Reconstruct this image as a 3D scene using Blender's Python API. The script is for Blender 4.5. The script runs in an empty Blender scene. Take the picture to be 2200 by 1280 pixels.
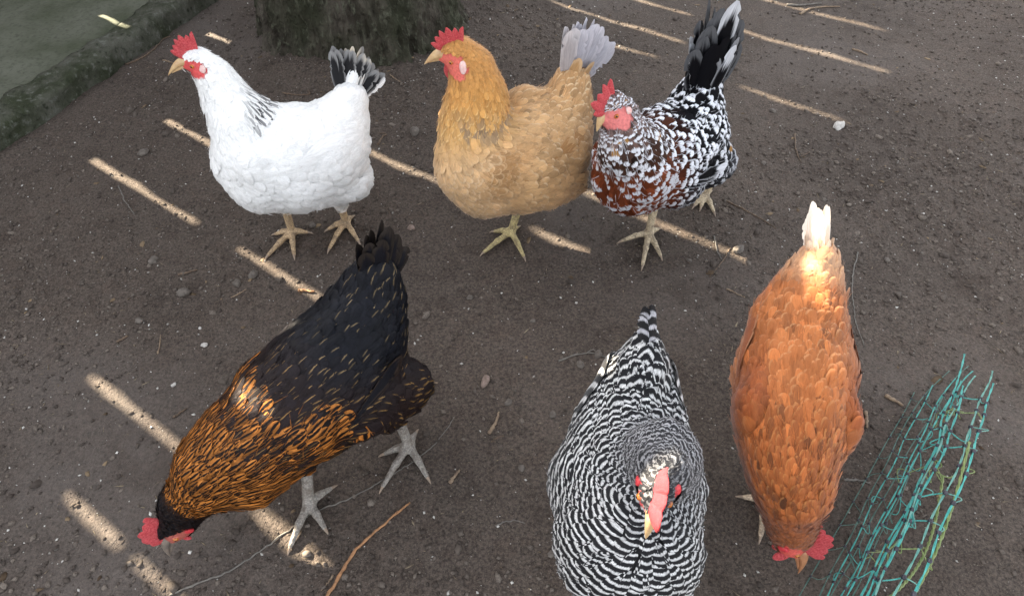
import bpy, math, random
import numpy as np
from mathutils import Vector

R = math.radians
rng = np.random.default_rng(7)
random.seed(7)
scene = bpy.context.scene
col = scene.collection

# ------------------------------------------------------------------ camera
PITCH = R(50.0); CAM_H = 1.0; F = 1340.0
cam_d = bpy.data.cameras.new('camera')
cam_d.sensor_width = 36.0
cam_d.lens = F / 2200.0 * 36.0
cam_d.clip_start = 0.02; cam_d.clip_end = 400.0
cam = bpy.data.objects.new('camera', cam_d); col.objects.link(cam)
cam.location = (0, 0, CAM_H)
cam.rotation_euler = (R(90) - PITCH, 0, 0)
scene.camera = cam

# ------------------------------------------------------------------ light
SUN_AZ = np.array([-0.829, 0.559])          # horizontal direction towards the sun
SUN_EL = R(30.0)
TE = math.tan(SUN_EL)
w = bpy.data.worlds.new('World'); scene.world = w; w.use_nodes = True
nt = w.node_tree; nt.nodes.clear()
out = nt.nodes.new('ShaderNodeOutputWorld'); bg = nt.nodes.new('ShaderNodeBackground')
sky = nt.nodes.new('ShaderNodeTexSky'); sky.sky_type = 'NISHITA'; sky.sun_disc = False
sky.sun_elevation = SUN_EL
sky.sun_rotation = math.atan2(SUN_AZ[0], SUN_AZ[1])
sky.dust_density = 2.0; sky.air_density = 1.0
hs = nt.nodes.new('ShaderNodeHueSaturation'); hs.inputs['Saturation'].default_value = 0.22
nt.links.new(sky.outputs[0], hs.inputs['Color'])
nt.links.new(hs.outputs[0], bg.inputs['Color'])
bg.inputs['Strength'].default_value = 0.066
nt.links.new(bg.outputs[0], out.inputs['Surface'])
sun_d = bpy.data.lights.new('sun', 'SUN'); sun_d.energy = 5.0; sun_d.angle = R(0.42)
sun_d.color = (1.0, 0.87, 0.66)
sun = bpy.data.objects.new('sun', sun_d); col.objects.link(sun)
sv = Vector((SUN_AZ[0] * math.cos(SUN_EL), SUN_AZ[1] * math.cos(SUN_EL), math.sin(SUN_EL)))
sun.rotation_euler = sv.to_track_quat('Z', 'Y').to_euler()
scene.view_settings.view_transform = 'Standard'; scene.view_settings.look = 'None'
scene.view_settings.exposure = 3.3; scene.view_settings.gamma = 1.0

# ------------------------------------------------------------------ helpers
def at(px, py, z=0.0):
    """point of the place seen at photo pixel (px, py), at height z above the ground"""
    x = (px - 1100) / F; y = (640 - py) / F
    d = np.array([x, math.cos(PITCH) + y * math.sin(PITCH), -math.sin(PITCH) + y * math.cos(PITCH)])
    t = (z - CAM_H) / d[2]
    return np.array([d[0] * t, d[1] * t, z])

def depth(p):
    return p[1] * math.cos(PITCH) + (CAM_H - p[2]) * math.sin(PITCH)

def nrm(v):
    v = np.asarray(v, float); return v / (np.linalg.norm(v) + 1e-12)

def tag(o, label=None, cat=None, group=None, kind=None):
    if label: o['label'] = label
    if cat: o['category'] = cat
    if group: o['group'] = group
    if kind: o['kind'] = kind
    return o

def empty(name, loc):
    o = bpy.data.objects.new(name, None); col.objects.link(o); o.location = tuple(loc)
    o.empty_display_size = 0.05
    return o

def mesh_obj(name, V, Fc, mat, parent=None, smooth=True, origin=None, attrs=None, loop=None):
    """V (n,3) world coords; Fc list/array of polygons; origin = world position of the object (or its root)"""
    V = np.asarray(V, np.float32)
    org = np.zeros(3) if origin is None else np.asarray(origin, float)
    me = bpy.data.meshes.new(name)
    Vl = V - org.astype(np.float32)
    if isinstance(Fc, np.ndarray) and Fc.ndim == 2:
        n, k = Fc.shape
        me.vertices.add(len(Vl)); me.vertices.foreach_set('co', Vl.ravel())
        me.loops.add(n * k); me.loops.foreach_set('vertex_index', Fc.astype(np.int32).ravel())
        me.polygons.add(n)
        me.polygons.foreach_set('loop_start', np.arange(0, n * k, k, dtype=np.int32))
        try: me.polygons.foreach_set('loop_total', np.full(n, k, dtype=np.int32))
        except Exception: pass
        me.update(calc_edges=True)
    else:
        me.from_pydata([tuple(map(float, v)) for v in Vl], [], [tuple(map(int, f)) for f in Fc]); me.update()
    me.validate()
    if smooth: me.polygons.foreach_set('use_smooth', np.ones(len(me.polygons), bool))
    if attrs:
        for k, a in attrs.items():
            a = np.asarray(a, np.float32)
            if a.ndim == 1:
                at_ = me.attributes.new(k, 'FLOAT', 'POINT'); at_.data.foreach_set('value', a)
            elif a.shape[1] == 3:
                at_ = me.attributes.new(k, 'FLOAT_VECTOR', 'POINT'); at_.data.foreach_set('vector', a.ravel())
    if mat: me.materials.append(mat)
    o = bpy.data.objects.new(name, me); col.objects.link(o)
    if parent is not None:
        o.parent = parent          # parents sit unrotated and unscaled, origin = their world position
    else:
        o.location = tuple(org)
    return o

# value noise -------------------------------------------------------------
_perm = rng.random((64, 64, 64)).astype(np.float32)
def vnoise(P):
    P = np.asarray(P, float); i = np.floor(P).astype(int); f = P - i; f = f * f * (3 - 2 * f)
    i0 = i & 63; i1 = (i + 1) & 63
    x0, y0, z0 = i0.T; x1, y1, z1 = i1.T; fx, fy, fz = f.T
    c = _perm
    a = c[x0, y0, z0] * (1 - fx) + c[x1, y0, z0] * fx; b = c[x0, y1, z0] * (1 - fx) + c[x1, y1, z0] * fx
    d = c[x0, y0, z1] * (1 - fx) + c[x1, y0, z1] * fx; e = c[x0, y1, z1] * (1 - fx) + c[x1, y1, z1] * fx
    return (a * (1 - fy) + b * fy) * (1 - fz) + (d * (1 - fy) + e * fy) * fz - 0.5

def fbm(P, oct=4, gain=0.5):
    P = np.asarray(P, float); s = 0; a = 1.0
    for o in range(oct):
        s = s + a * vnoise(P + 17.3 * o); P = P * 2.03; a *= gain
    return s

# ------------------------------------------------------------------ node helpers
class NT:
    def __init__(s, name, rough=0.6, spec=0.5):
        s.m = bpy.data.materials.new(name); s.m.use_nodes = True
        s.t = s.m.node_tree; s.b = s.t.nodes['Principled BSDF']
        s.b.inputs['Roughness'].default_value = rough
        s.b.inputs['Specular IOR Level'].default_value = spec
    def n(s, typ, **kw):
        o = s.t.nodes.new(typ)
        for k, v in kw.items(): setattr(o, k, v)
        return o
    def l(s, a, b): s.t.links.new(a, b)
    def inp(s, sock, v):
        if isinstance(v, (int, float)): sock.default_value = v
        elif isinstance(v, (tuple, list)): sock.default_value = tuple(v) + ((1,) if len(v) == 3 and sock.type == 'RGBA' else ())
        else: s.l(v, sock)
    def math(s, op, a, b=0.0, c=None, clamp=False):
        o = s.n('ShaderNodeMath', operation=op); o.use_clamp = clamp
        s.inp(o.inputs[0], a); s.inp(o.inputs[1], b)
        if c is not None: s.inp(o.inputs[2], c)
        return o.outputs[0]
    def attr(s, name):
        return s.n('ShaderNodeAttribute', attribute_name=name)
    def noise(s, vec=None, scale=5, detail=3, rough=0.5):
        o = s.n('ShaderNodeTexNoise'); o.inputs['Scale'].default_value = scale
        o.inputs['Detail'].default_value = detail; o.inputs['Roughness'].default_value = rough
        if vec is not None: s.l(vec, o.inputs['Vector'])
        return o.outputs['Fac']
    def mr(s, v, a, b, c=0.0, d=1.0, smooth=False):
        o = s.n('ShaderNodeMapRange'); o.clamp = True
        if smooth: o.interpolation_type = 'SMOOTHSTEP'
        s.inp(o.inputs[0], v)
        for i, x in enumerate((a, b, c, d)): s.inp(o.inputs[i + 1], x)
        return o.outputs[0]
    def mix(s, f, a, b, blend='MIX'):
        o = s.n('ShaderNodeMix', data_type='RGBA', blend_type=blend)
        s.inp(o.inputs['Factor'], f); s.inp(o.inputs[6], a); s.inp(o.inputs[7], b)
        return o.outputs[2]
    def scl(s, colr, f):
        o = s.n('ShaderNodeVectorMath', operation='SCALE'); s.inp(o.inputs[0], colr); s.inp(o.inputs['Scale'], f)
        return o.outputs[0]
    def bump(s, h, strength=0.3, dist=0.002):
        o = s.n('ShaderNodeBump'); o.inputs['Strength'].default_value = strength; o.inputs['Distance'].default_value = dist
        s.l(h, o.inputs['Height']); s.l(o.outputs[0], s.b.inputs['Normal'])
    def color(s, c): s.inp(s.b.inputs['Base Color'], c)
    def obj(s): return s.n('ShaderNodeTexCoord').outputs['Object']
    def pos(s): return s.n('ShaderNodeNewGeometry').outputs['Position']

def simple_mat(name, c, c2=None, scale=60, rough=0.6, bump=0.3, bd=0.001, sss=0.0, spec=0.5):
    m = NT(name, rough, spec)
    nz = m.noise(m.pos(), scale, 4, 0.6)
    m.color(m.mix(m.mr(nz, 0.35, 0.65), c, c2 or tuple(x * 0.6 for x in c)))
    m.bump(m.noise(m.pos(), scale * 4, 3, 0.6), bump, bd)
    if sss:
        m.b.inputs['Subsurface Weight'].default_value = sss
        m.b.inputs['Subsurface Radius'].default_value = (0.006, 0.002, 0.001)
        m.b.inputs['Subsurface Scale'].default_value = 0.6
    return m.m

# ------------------------------------------------------------------ ground height
def ground_h(x, y):
    x = np.atleast_1d(np.asarray(x, float)); y = np.atleast_1d(np.asarray(y, float))
    P = np.stack([x, y, 0 * x], 1)
    far = np.clip((np.hypot(x, y - 1.2) - 4) / 10, 0, 1)
    h = 0.017 * fbm(P * 2.2 + 3.1, 2) + 0.004 * fbm(P * 11 + 9, 3)
    cl = fbm(P * 55 + 40, 3, 0.6); rough_area = np.clip(0.55 + 1.6 * fbm(P * 1.7 + 70, 2), 0.15, 1.3)
    h = h + 0.0050 * rough_area * np.clip(cl, -0.25, 1) * (1 - far)
    fine = fbm(P * 150 + 5, 2, 0.6)
    h = h + 0.0024 * rough_area * fine * (1 - far)
    # mound of trodden soil round the foot of the tree
    d = np.hypot((x + 0.40) / 1.15, y - 2.02)
    h = h + 0.045 * np.exp(-np.clip(d - 0.30, 0, 9) ** 2 / 0.018) + 0.10 * fbm(P * 0.15, 2) * far
    return h

def gpt(px, py, dz=0.0):
    p = at(px, py, 0); h = float(ground_h(p[0], p[1])[0])
    p = at(px, py, h); p[2] = float(ground_h(p[0], p[1])[0]) + dz
    return p

# ground sheet ------------------------------------------------------------
def axis(lo, hi, step, far):
    core = np.arange(lo, hi, step); g = []; s = step; v = 0
    while v < far: s *= 1.22; v += s; g.append(v)
    g = np.array(g)
    return np.concatenate([lo - g[::-1], core, core[-1] + g])
gx = axis(-2.05, 2.05, 0.0065, 90); gy = axis(0.05, 2.75, 0.0065, 90)
X, Y = np.meshgrid(gx, gy); X = X.ravel(); Y = Y.ravel()
Z = ground_h(X, Y)
nx, ny = len(gx), len(gy)
ii = (np.arange(ny - 1)[:, None] * nx + np.arange(nx - 1)[None]).ravel()
quads = np.stack([ii, ii + 1, ii + nx + 1, ii + nx], 1)
m = NT('bare_soil', 0.95, 0.25)
p = m.pos()
big = m.noise(p, 2.6, 4, 0.6); med = m.noise(p, 26, 4, 0.6); fine = m.noise(p, 190, 4, 0.75); crumb = m.noise(p, 560, 2, 0.6)
c = m.mix(m.mr(big, 0.35, 0.68), (0.050, 0.038, 0.031), (0.088, 0.067, 0.054))
c = m.mix(m.mr(med, 0.38, 0.66), c, (0.082, 0.066, 0.055))
c = m.mix(m.mr(med, 0.55, 0.8, 0, .6), c, (0.045, 0.030, 0.021))
f2 = m.mr(fine, 0.32, 0.68, 0.34, 1.72)  # tone follows the bump noise, standing in for shading of the soil relief
c = m.scl(c, f2)
sp = m.mr(crumb, 0.64, 0.72, 0, 0.85)
c = m.mix(sp, c, (0.22, 0.19, 0.15))
c = m.mix(m.mr(m.noise(p, 1.3, 3, .55), .52, .68, 0, .55), c, (0.120, 0.104, 0.095)); c = m.mix(m.mr(m.noise(p, 3.7, 4, .6), .60, .72, 0, .5), c, (0.040, 0.027, 0.020))
m.color(c)
vo = m.n('ShaderNodeTexVoronoi'); vo.inputs['Scale'].default_value = 230; m.l(p, vo.inputs['Vector'])
hgt = m.math('ADD', m.math('MULTIPLY', fine, 1.0), m.math('MULTIPLY', m.math('SUBTRACT', 1, vo.outputs['Distance']), 0.45))
hgt = m.math('ADD', hgt, m.math('MULTIPLY', crumb, 0.35))
m.bump(hgt, 0.9, 0.0032)
soil = m.m
g = mesh_obj('ground', np.stack([X, Y, Z], 1), quads, soil); tag(g, kind='structure')

# ------------------------------------------------------------------ loose bits on the ground
ICO = None
def ico():
    t = (1 + 5 ** .5) / 2
    V = np.array([(-1, t, 0), (1, t, 0), (-1, -t, 0), (1, -t, 0), (0, -1, t), (0, 1, t), (0, -1, -t), (0, 1, -t), (t, 0, -1), (t, 0, 1), (-t, 0, -1), (-t, 0, 1)], float)
    V /= np.linalg.norm(V[0])
    Fs = np.array([(0, 11, 5), (0, 5, 1), (0, 1, 7), (0, 7, 10), (0, 10, 11), (1, 5, 9), (5, 11, 4), (11, 10, 2), (10, 7, 6), (7, 1, 8), (3, 9, 4), (3, 4, 2), (3, 2, 6), (3, 6, 8), (3, 8, 9), (4, 9, 5), (2, 4, 11), (6, 2, 10), (8, 6, 7), (9, 8, 1)])
    return V, Fs
OV = np.array([(1, 0, 0), (-1, 0, 0), (0, 1, 0), (0, -1, 0), (0, 0, 1), (0, 0, -1)], float)
OF = np.array([(0, 2, 4), (2, 1, 4), (1, 3, 4), (3, 0, 4), (2, 0, 5), (1, 2, 5), (3, 1, 5), (0, 3, 5)])
def scatter(name, n, smin, smax, power, mat, flat=0.6, elong=1.0, clump=0.0, x0=-2.0, x1=2.0, y0=0.12, y1=2.7, cols=None, label=None, sink=0.25, octa=True):
    xs = rng.uniform(x0, x1, n * 3); ys = y0 + (y1 - y0) * rng.random(n * 3)
    keep = rng.random(n * 3) < np.clip(0.42 + clump * fbm(np.stack([xs, ys, 0 * xs], 1) * 1.7 + 70, 2), 0.14, 1)
    xs = xs[keep][:n]; ys = ys[keep][:n]; n = len(xs)
    s = smin + (smax - smin) * rng.random(n) ** power
    IV, IF = (OV, OF) if octa else ico()
    nvv = len(IV)
    V = IV[None] * (1 + 0.38 * (rng.random((n, nvv, 1)) - 0.5) * 2)
    sc = np.stack([s * rng.uniform(1, elong + .3, n), s * rng.uniform(.7, 1, n), s * flat * rng.uniform(.7, 1.2, n)], 1)
    V = V * sc[:, None, :]
    a = rng.uniform(0, 6.28, n); ca, sa = np.cos(a)[:, None], np.sin(a)[:, None]
    tx = rng.normal(0, .25, n)[:, None]
    V = np.stack([V[..., 0] * ca - V[..., 1] * sa, V[..., 0] * sa + V[..., 1] * ca, V[..., 2] + V[..., 0] * tx], 2)
    z = ground_h(xs, ys) + sc[:, 2] * (1 - sink) * .6
    V += np.stack([xs, ys, z], 1)[:, None]
    Fs = (IF[None] + (np.arange(n) * nvv)[:, None, None]).reshape(-1, 3)
    rv = np.repeat(rng.random(n), nvv)
    o = mesh_obj(name, V.reshape(-1, 3), Fs, mat, smooth=False, attrs={'rnd': rv})
    return tag(o, kind='stuff', label=label, cat=None)

m = NT('soil_clod', 0.95, 0.2)
rn = m.attr('rnd').outputs['Fac']
c = m.mix(m.math('POWER', rn, 1.5), (0.060, 0.048, 0.041), (0.185, 0.155, 0.130)); c = m.mix(m.mr(m.noise(m.pos(), 400, 3), .4, .7, 0, .6), c, (0.05, 0.04, 0.034))
m.color(c); m.bump(m.noise(m.pos(), 900, 2), .6, .001); clod_m = m.m
m = NT('pale_grit', 0.8, 0.3)
m.color(m.mix(m.attr('rnd').outputs['Fac'], (0.13, 0.115, 0.095), (0.62, 0.60, 0.56))); grit_m = m.m
m = NT('straw', 0.7, 0.3)
m.color(m.mix(m.attr('rnd').outputs['Fac'], (0.09, 0.065, 0.04), (0.26, 0.21, 0.14))); straw_m = m.m
scatter('soil_crumbs', 62000, 0.0010, 0.0058, 4.0, clod_m, clump=1.8)
scatter('soil_clods', 1500, 0.004, 0.0095, 3.2, clod_m, clump=2.2, sink=.4, octa=False)
scatter('pale_grit', 9000, 0.0009, 0.0032, 4.0, grit_m, clump=.7)
leaf_m = NT('leaf_bit', 0.8, 0.2); leaf_m.color(leaf_m.mix(leaf_m.attr('rnd').outputs['Fac'], (0.055, 0.036, 0.022), (0.20, 0.145, 0.09)))
scatter('leaf_bits', 420, 0.003, 0.0085, 2.5, leaf_m.m, flat=.10, elong=2.0, clump=1.2, octa=False, sink=0)
scatter('straw_bits', 5200, 0.0006, 0.0014, 2, straw_m, flat=.5, elong=9, clump=1.6)

# ------------------------------------------------------------------ tubes
def tube(pts, rad, seg=8, close=True):
    pts = np.asarray(pts, float); n = len(pts)
    rad = np.full(n, rad) if np.isscalar(rad) else np.asarray(rad, float)
    T = np.gradient(pts, axis=0); T /= np.linalg.norm(T, axis=1)[:, None] + 1e-12
    up = np.array([0, 0, 1.0]) if abs(T[0][2]) < .9 else np.array([1.0, 0, 0])
    u = nrm(np.cross(T[0], up)); V = []
    for i in range(n):
        u = nrm(u - T[i] * (u @ T[i])); v = np.cross(T[i], u)
        a = np.arange(seg) * 2 * math.pi / seg
        V.append(pts[i] + rad[i] * (np.cos(a)[:, None] * u + np.sin(a)[:, None] * v))
    V = np.concatenate(V); Fs = []
    for i in range(n - 1):
        for j in range(seg):
            k = (j + 1) % seg
            Fs.append((i * seg + j, i * seg + k, (i + 1) * seg + k, (i + 1) * seg + j))
    if close:
        Fs.append(tuple(range(seg))[::-1]); Fs.append(tuple((n - 1) * seg + j for j in range(seg)))
    return V, Fs
def join(parts):
    Vs, Fs, o = [], [], 0
    for V, Fc in parts:
        Vs.append(V); Fs += [tuple(int(i) + o for i in f) for f in Fc]; o += len(V)
    return np.concatenate(Vs), Fs
def resample(P, n, wig=0.0):
    P = np.asarray(P, float); d = np.r_[0, np.cumsum(np.linalg.norm(np.diff(P, axis=0), axis=1))]
    t = np.linspace(0, d[-1], n)
    # catmull-like smoothing through linear interpolation then blur
    Q = np.stack([np.interp(t, d, P[:, k]) for k in range(3)], 1)
    for _ in range(max(1, n // 8)):
        Q[1:-1] = (Q[:-2] + 2 * Q[1:-1] + Q[2:]) / 4
    if wig: Q[1:-1, :2] += rng.normal(0, wig, (n - 2, 2))
    return Q

# ------------------------------------------------------------------ kerb and path (upper left)
def lin(p, q): return p + (q - p)
k0 = at(246, 156, 0); k1 = at(462, 0, 0)
kd = nrm(k1 - k0); kn = np.array([-kd[1], kd[0], 0])          # kn points away from the yard
moss = NT('mossy_concrete', 0.95, 0.2)
pp = moss.pos()
a = moss.noise(pp, 9, 5, .65); b = moss.noise(pp, 60, 4, .6)
c = moss.mix(moss.mr(a, .40, .60), (0.085, 0.085, 0.068), (0.034, 0.040, 0.022))
c = moss.mix(moss.mr(b, .56, .70, 0, .75), c, (0.15, 0.155, 0.135)); c = moss.mix(moss.mr(b, .45, .3), c, (0.02, 0.024, 0.014))
moss.color(c); moss.bump(moss.noise(pp, 130, 4, .7), .9, .006)
def slab(s0, s1, n0, n1, z0, z1, ds, amp, name, mat, seed):
    """rounded, worn long slab along the kerb line"""
    ns = int((s1 - s0) / ds); prof = []
    rr = 0.018
    for q in np.linspace(z0, z1 - rr, 7): prof.append((n0, q))
    for a_ in np.linspace(0, math.pi / 2, 5)[1:]: prof.append((n0 + rr - rr * math.cos(a_), z1 - rr + rr * math.sin(a_)))
    for q in np.linspace(n0 + rr, n1, max(8, int((n1 - n0) / .02)))[1:]: prof.append((q, z1))
    prof.append((n1, z0)); prof = np.array(prof); m_ = len(prof)
    S = np.linspace(s0, s1, ns)
    P = k0[None, None] + kd * S[:, None, None] + kn * prof[None, :, 0, None]; P[..., 2] = prof[None, :, 1]
    Pf = P.reshape(-1, 3)
    d = amp * fbm(Pf * 14 + seed, 4, .6); d2 = amp * fbm(Pf * 14 + seed + 31, 4, .6)
    Pf = Pf + d[:, None] * -kn * 1.3; Pf[:, 2] += d2
    idx = np.arange(ns * m_).reshape(ns, m_)
    q = np.stack([idx[:-1, :-1], idx[1:, :-1], idx[1:, 1:], idx[:-1, 1:]], -1).reshape(-1, 4)
    return mesh_obj(name, Pf, q, mat)
kerb = slab(-2.2, 2.6, 0.0, 0.085, -0.06, 0.062, .008, .014, 'kerb', moss.m, 5); tag(kerb, kind='structure')
pathm = NT('worn_path', 0.9, 0.3); pp = pathm.pos()
a = pathm.noise(pp, 5, 5, .6); b = pathm.noise(pp, 90, 3, .6)
c = pathm.mix(pathm.mr(a, .35, .65), (0.125, 0.128, 0.100), (0.060, 0.068, 0.042))
c = pathm.mix(pathm.mr(b, .5, .7, 0, .5), c, (0.03, 0.034, 0.022)); pathm.color(c); pathm.bump(b, .5, .004)
pth = slab(-2.2, 2.6, 0.0925, 0.78, -0.06, 0.052, .02, .006, 'path', pathm.m, 25); tag(pth, kind='structure')

# ------------------------------------------------------------------ tree
TX, TY = -0.505, 2.0
tr = empty('tree', (TX, TY, 0)); tag(tr, 'thick mossy tree trunk at the top of the yard, bare of leaves', 'tree')
bark = NT('mossy_bark', 0.95, 0.15); pp = bark.pos()
mp = bark.n('ShaderNodeMapping'); mp.inputs['Scale'].default_value = (1, 1, .45); bark.l(pp, mp.inputs[0])
a = bark.noise(mp.outputs[0], 18, 5, .65); b = bark.noise(mp.outputs[0], 70, 4, .65); d = bark.noise(pp, 6, 3, .5)
c = bark.mix(bark.mr(a, .38, .62), (0.030, 0.025, 0.019), (0.105, 0.092, 0.074))
c = bark.mix(bark.mr(d, .36, .58, 0, .8), c, (0.034, 0.038, 0.022)); c = bark.mix(bark.mr(b, .54, .70, 0, .8), c, (0.12, 0.125, 0.09))
bark.color(c); bark.bump(bark.math('ADD', a, b), 1.0, .022)
def trunk_mesh():
    zs = np.concatenate([np.linspace(-0.1, 0.5, 110), np.linspace(0.55, 3.4, 60)]); na = 430
    A_ = np.arange(na) * 2 * math.pi / na
    V = []
    for z in zs:
        fl = (0.030 + .060 * np.clip(np.cos(A_ + .55), 0, 1) ** 1.5) * math.exp(-max(z, 0) / .11)
        root = 0.035 * np.maximum(0, np.sin(A_ * 3 + 2.4)) ** 2 * math.exp(-max(z, 0) / .14)
        rr = 0.272 - 0.020 * z + fl + root + 0.02 * np.cos(A_ * 2 + 1 + z)
        V.append(np.stack([TX + 0.05 * z ** 1.3 * (z > 0) + rr * np.cos(A_) * 1.0 if z > 0 else TX + rr * np.cos(A_), TY + rr * np.sin(A_), np.full(na, z)], 1))
    V = np.concatenate(V)
    dr = V - np.array([TX, TY, 0]); dr[:, 2] = 0; dr /= np.linalg.norm(dr, axis=1)[:, None]
    Q = V * np.array([24, 24, 4.5]); r1 = 1 - np.abs(fbm(Q, 3, .55)) * 2.6
    disp = 0.022 * (np.clip(r1, -.5, 1)) + 0.007 * fbm(V * np.array([60, 60, 24.]), 3, .6) + 0.006 * fbm(V * 160, 2)
    V = V + dr * disp[:, None]
    n = len(zs); idx = np.arange(n * na).reshape(n, na)
    q = np.stack([idx[:-1], np.roll(idx[:-1], -1, 1), np.roll(idx[1:], -1, 1), idx[1:]], -1).reshape(-1, 4)
    return V, q
V, q = trunk_mesh(); mesh_obj('trunk', V, q, bark.m, tr, origin=tr.location)
for k, (az, ln) in enumerate([(0.4, 2.6), (2.2, 2.3), (3.9, 2.5), (5.2, 2.0)]):
    base = np.array([TX + .05 * 3.2 ** 1.3, TY, 3.25]); P = []
    for t in np.linspace(0, 1, 14):
        P.append(base + np.array([math.cos(az) * ln * .55 * t, math.sin(az) * ln * .55 * t, ln * t - .35 * t * t]) + rng.normal(0, .02, 3) * t)
    parts = [tube(P, np.linspace(.15, .03, 14), 12)]
    for j in range(9):
        i = rng.integers(4, 13); a2 = rng.uniform(0, 6.28); q0 = P[i]; Q = [q0 + np.array([math.cos(a2) * .5 * t, math.sin(a2) * .5 * t, .7 * t]) for t in np.linspace(0, 1, 6)]
        parts.append(tube(Q, np.linspace(.025, .006, 6), 6))
    V, Fc = join(parts); mesh_obj('limb', V, Fc, bark.m, tr, origin=tr.location)

# ------------------------------------------------------------------ board fence (beyond the left edge): its gaps throw the strips of sun
Bv = np.array([0.559, 0.829])
FD = 3.05                                                     # distance of the fence towards the sun
FH = 2.12
fen = empty('board_fence', (SUN_AZ[0] * FD, SUN_AZ[1] * FD, 0))
tag(fen, 'weathered upright board fence standing beyond the left edge of the yard', 'fence')
wood = NT('weathered_board', .85, .3); pp = wood.pos()
mp = wood.n('ShaderNodeMapping'); mp.inputs['Scale'].default_value = (9, 9, .5); wood.l(pp, mp.inputs[0])
wood.color(wood.mix(wood.noise(mp.outputs[0], 6, 5, .6), (0.10, 0.075, 0.052), (0.24, 0.19, 0.145))); wood.bump(wood.noise(mp.outputs[0], 20, 4), .4, .002)
def fbox(b0, b1, a0, a1, z0, z1, name):
    c8 = []
    for z in (z0, z1):
        for (b_, a_) in ((b0, a0), (b1, a0), (b1, a1), (b0, a1)):
            p2 = SUN_AZ * a_ + Bv * b_; c8.append((p2[0], p2[1], z))
    return mesh_obj(name, np.array(c8), [(3, 2, 1, 0), (4, 5, 6, 7), (0, 1, 5, 4), (1, 2, 6, 5), (2, 3, 7, 6), (3, 0, 4, 7)], wood.m, fen, smooth=False, origin=fen.location)
def rough_board(b0, b1, a0, a1, z0, z1):
    zz = np.arange(z0, z1 + .001, .018); n_ = len(zz); sd_ = rng.random(2) * 50
    j0 = .0048 * np.clip(fbm(np.stack([zz * 14, zz * 0 + sd_[0], zz * 0], 1), 3, .7) * 2.2, -1, 1); j1 = .0048 * np.clip(fbm(np.stack([zz * 14, zz * 0 + sd_[1], zz * 0], 1), 3, .7) * 2.2, -1, 1)
    V_ = []
    for i in range(n_):
        for (b_, a_) in ((b0 + j0[i], a0), (b1 + j1[i], a0), (b1 + j1[i], a1), (b0 + j0[i], a1)):
            p2 = SUN_AZ * a_ + Bv * b_; V_.append((p2[0], p2[1], zz[i]))
    Fs = [(3, 2, 1, 0), tuple((n_ - 1) * 4 + k for k in range(4))]
    for i in range(n_ - 1):
        for k in range(4): Fs.append((i * 4 + k, i * 4 + (k + 1) % 4, i * 4 + 4 + (k + 1) % 4, i * 4 + 4 + k))
    return mesh_obj('board', np.array(V_), Fs, wood.m, fen, smooth=False, origin=fen.location)
# gap centre, width, and the stretches (distance towards the sun where it meets the ground) that are open
GAPS = [(-0.066, .015, [(0.50, .65), (.68, .84)]), (0.088, .016, [(0.30, .56), (.70, 1.02)]),
        (0.160, .026, [(-.05, .08)]), (0.275, .016, [(0.03, 0.20)]), (0.472, .017, [(-.35, -.0), (0.80, 1.07), (1.17, 1.62)]), (0.687, .016, [(1.40, 1.62)]),
        (0.785, .020, [(.13, .36)]), (0.898, .015, [(0.40, .56), (.80, 1.08), (1.93, 2.12)]), (1.072, .016, [(0.07, .52), (1.16, 1.26), (1.80, 1.95)]), (1.135, .014, [(1.0, 1.08), (1.18, 1.3)]),
        (1.285, .014, [(1.2, 1.85)]), (1.42, .010, [(1.3, 1.8)]), (1.737, .012, [(0.08, .38), (.62, .80)]), (1.873, .011, [(.60, 1.10)]),
        (2.058, .015, [(0.03, .56), (.66, 1.0)]), (2.32, .012, [(0.1, .7)])]
edges = [-2.6]
for g_ in GAPS: edges += [g_[0] - g_[1] / 2, g_[0] + g_[1] / 2]
edges.append(4.2)
for i in range(0, len(edges), 2):
    b0, b1 = edges[i], edges[i + 1]; n_ = max(1, round((b1 - b0) / .17))
    for j in range(n_):
        rough_board(b0 + (b1 - b0) * j / n_ - .006 * (j > 0), b0 + (b1 - b0) * (j + 1) / n_, FD + .024 * (j % 2), FD + .022 + .024 * (j % 2), -.02, FH + .012 * ((i + j) % 3))
for bc, gw, segs in GAPS:
    zs = sorted([((FD - a1) * TE, (FD - a0) * TE) for a0, a1 in segs]); z = -.02
    for (lo, hi) in zs + [(FH, FH)]:
        if lo - z > .01: fbox(bc - gw / 2 - .012, bc + gw / 2 + .012, FD - .018, FD - .0005, z, lo, 'added_gap_block')  # added pieces close the gaps between open stretches to break up the sun strips
        z = hi
for zr in (0.42, 1.12): fbox(-2.6, 4.2, FD + .050, FD + .09, zr, zr + .035, 'rail')
for bp in (-2.5, -1.1, 0.38, 2.18, 3.6): fbox(bp - .04, bp + .04, FD + .092, FD + .18, -.1, FH, 'post')

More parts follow.
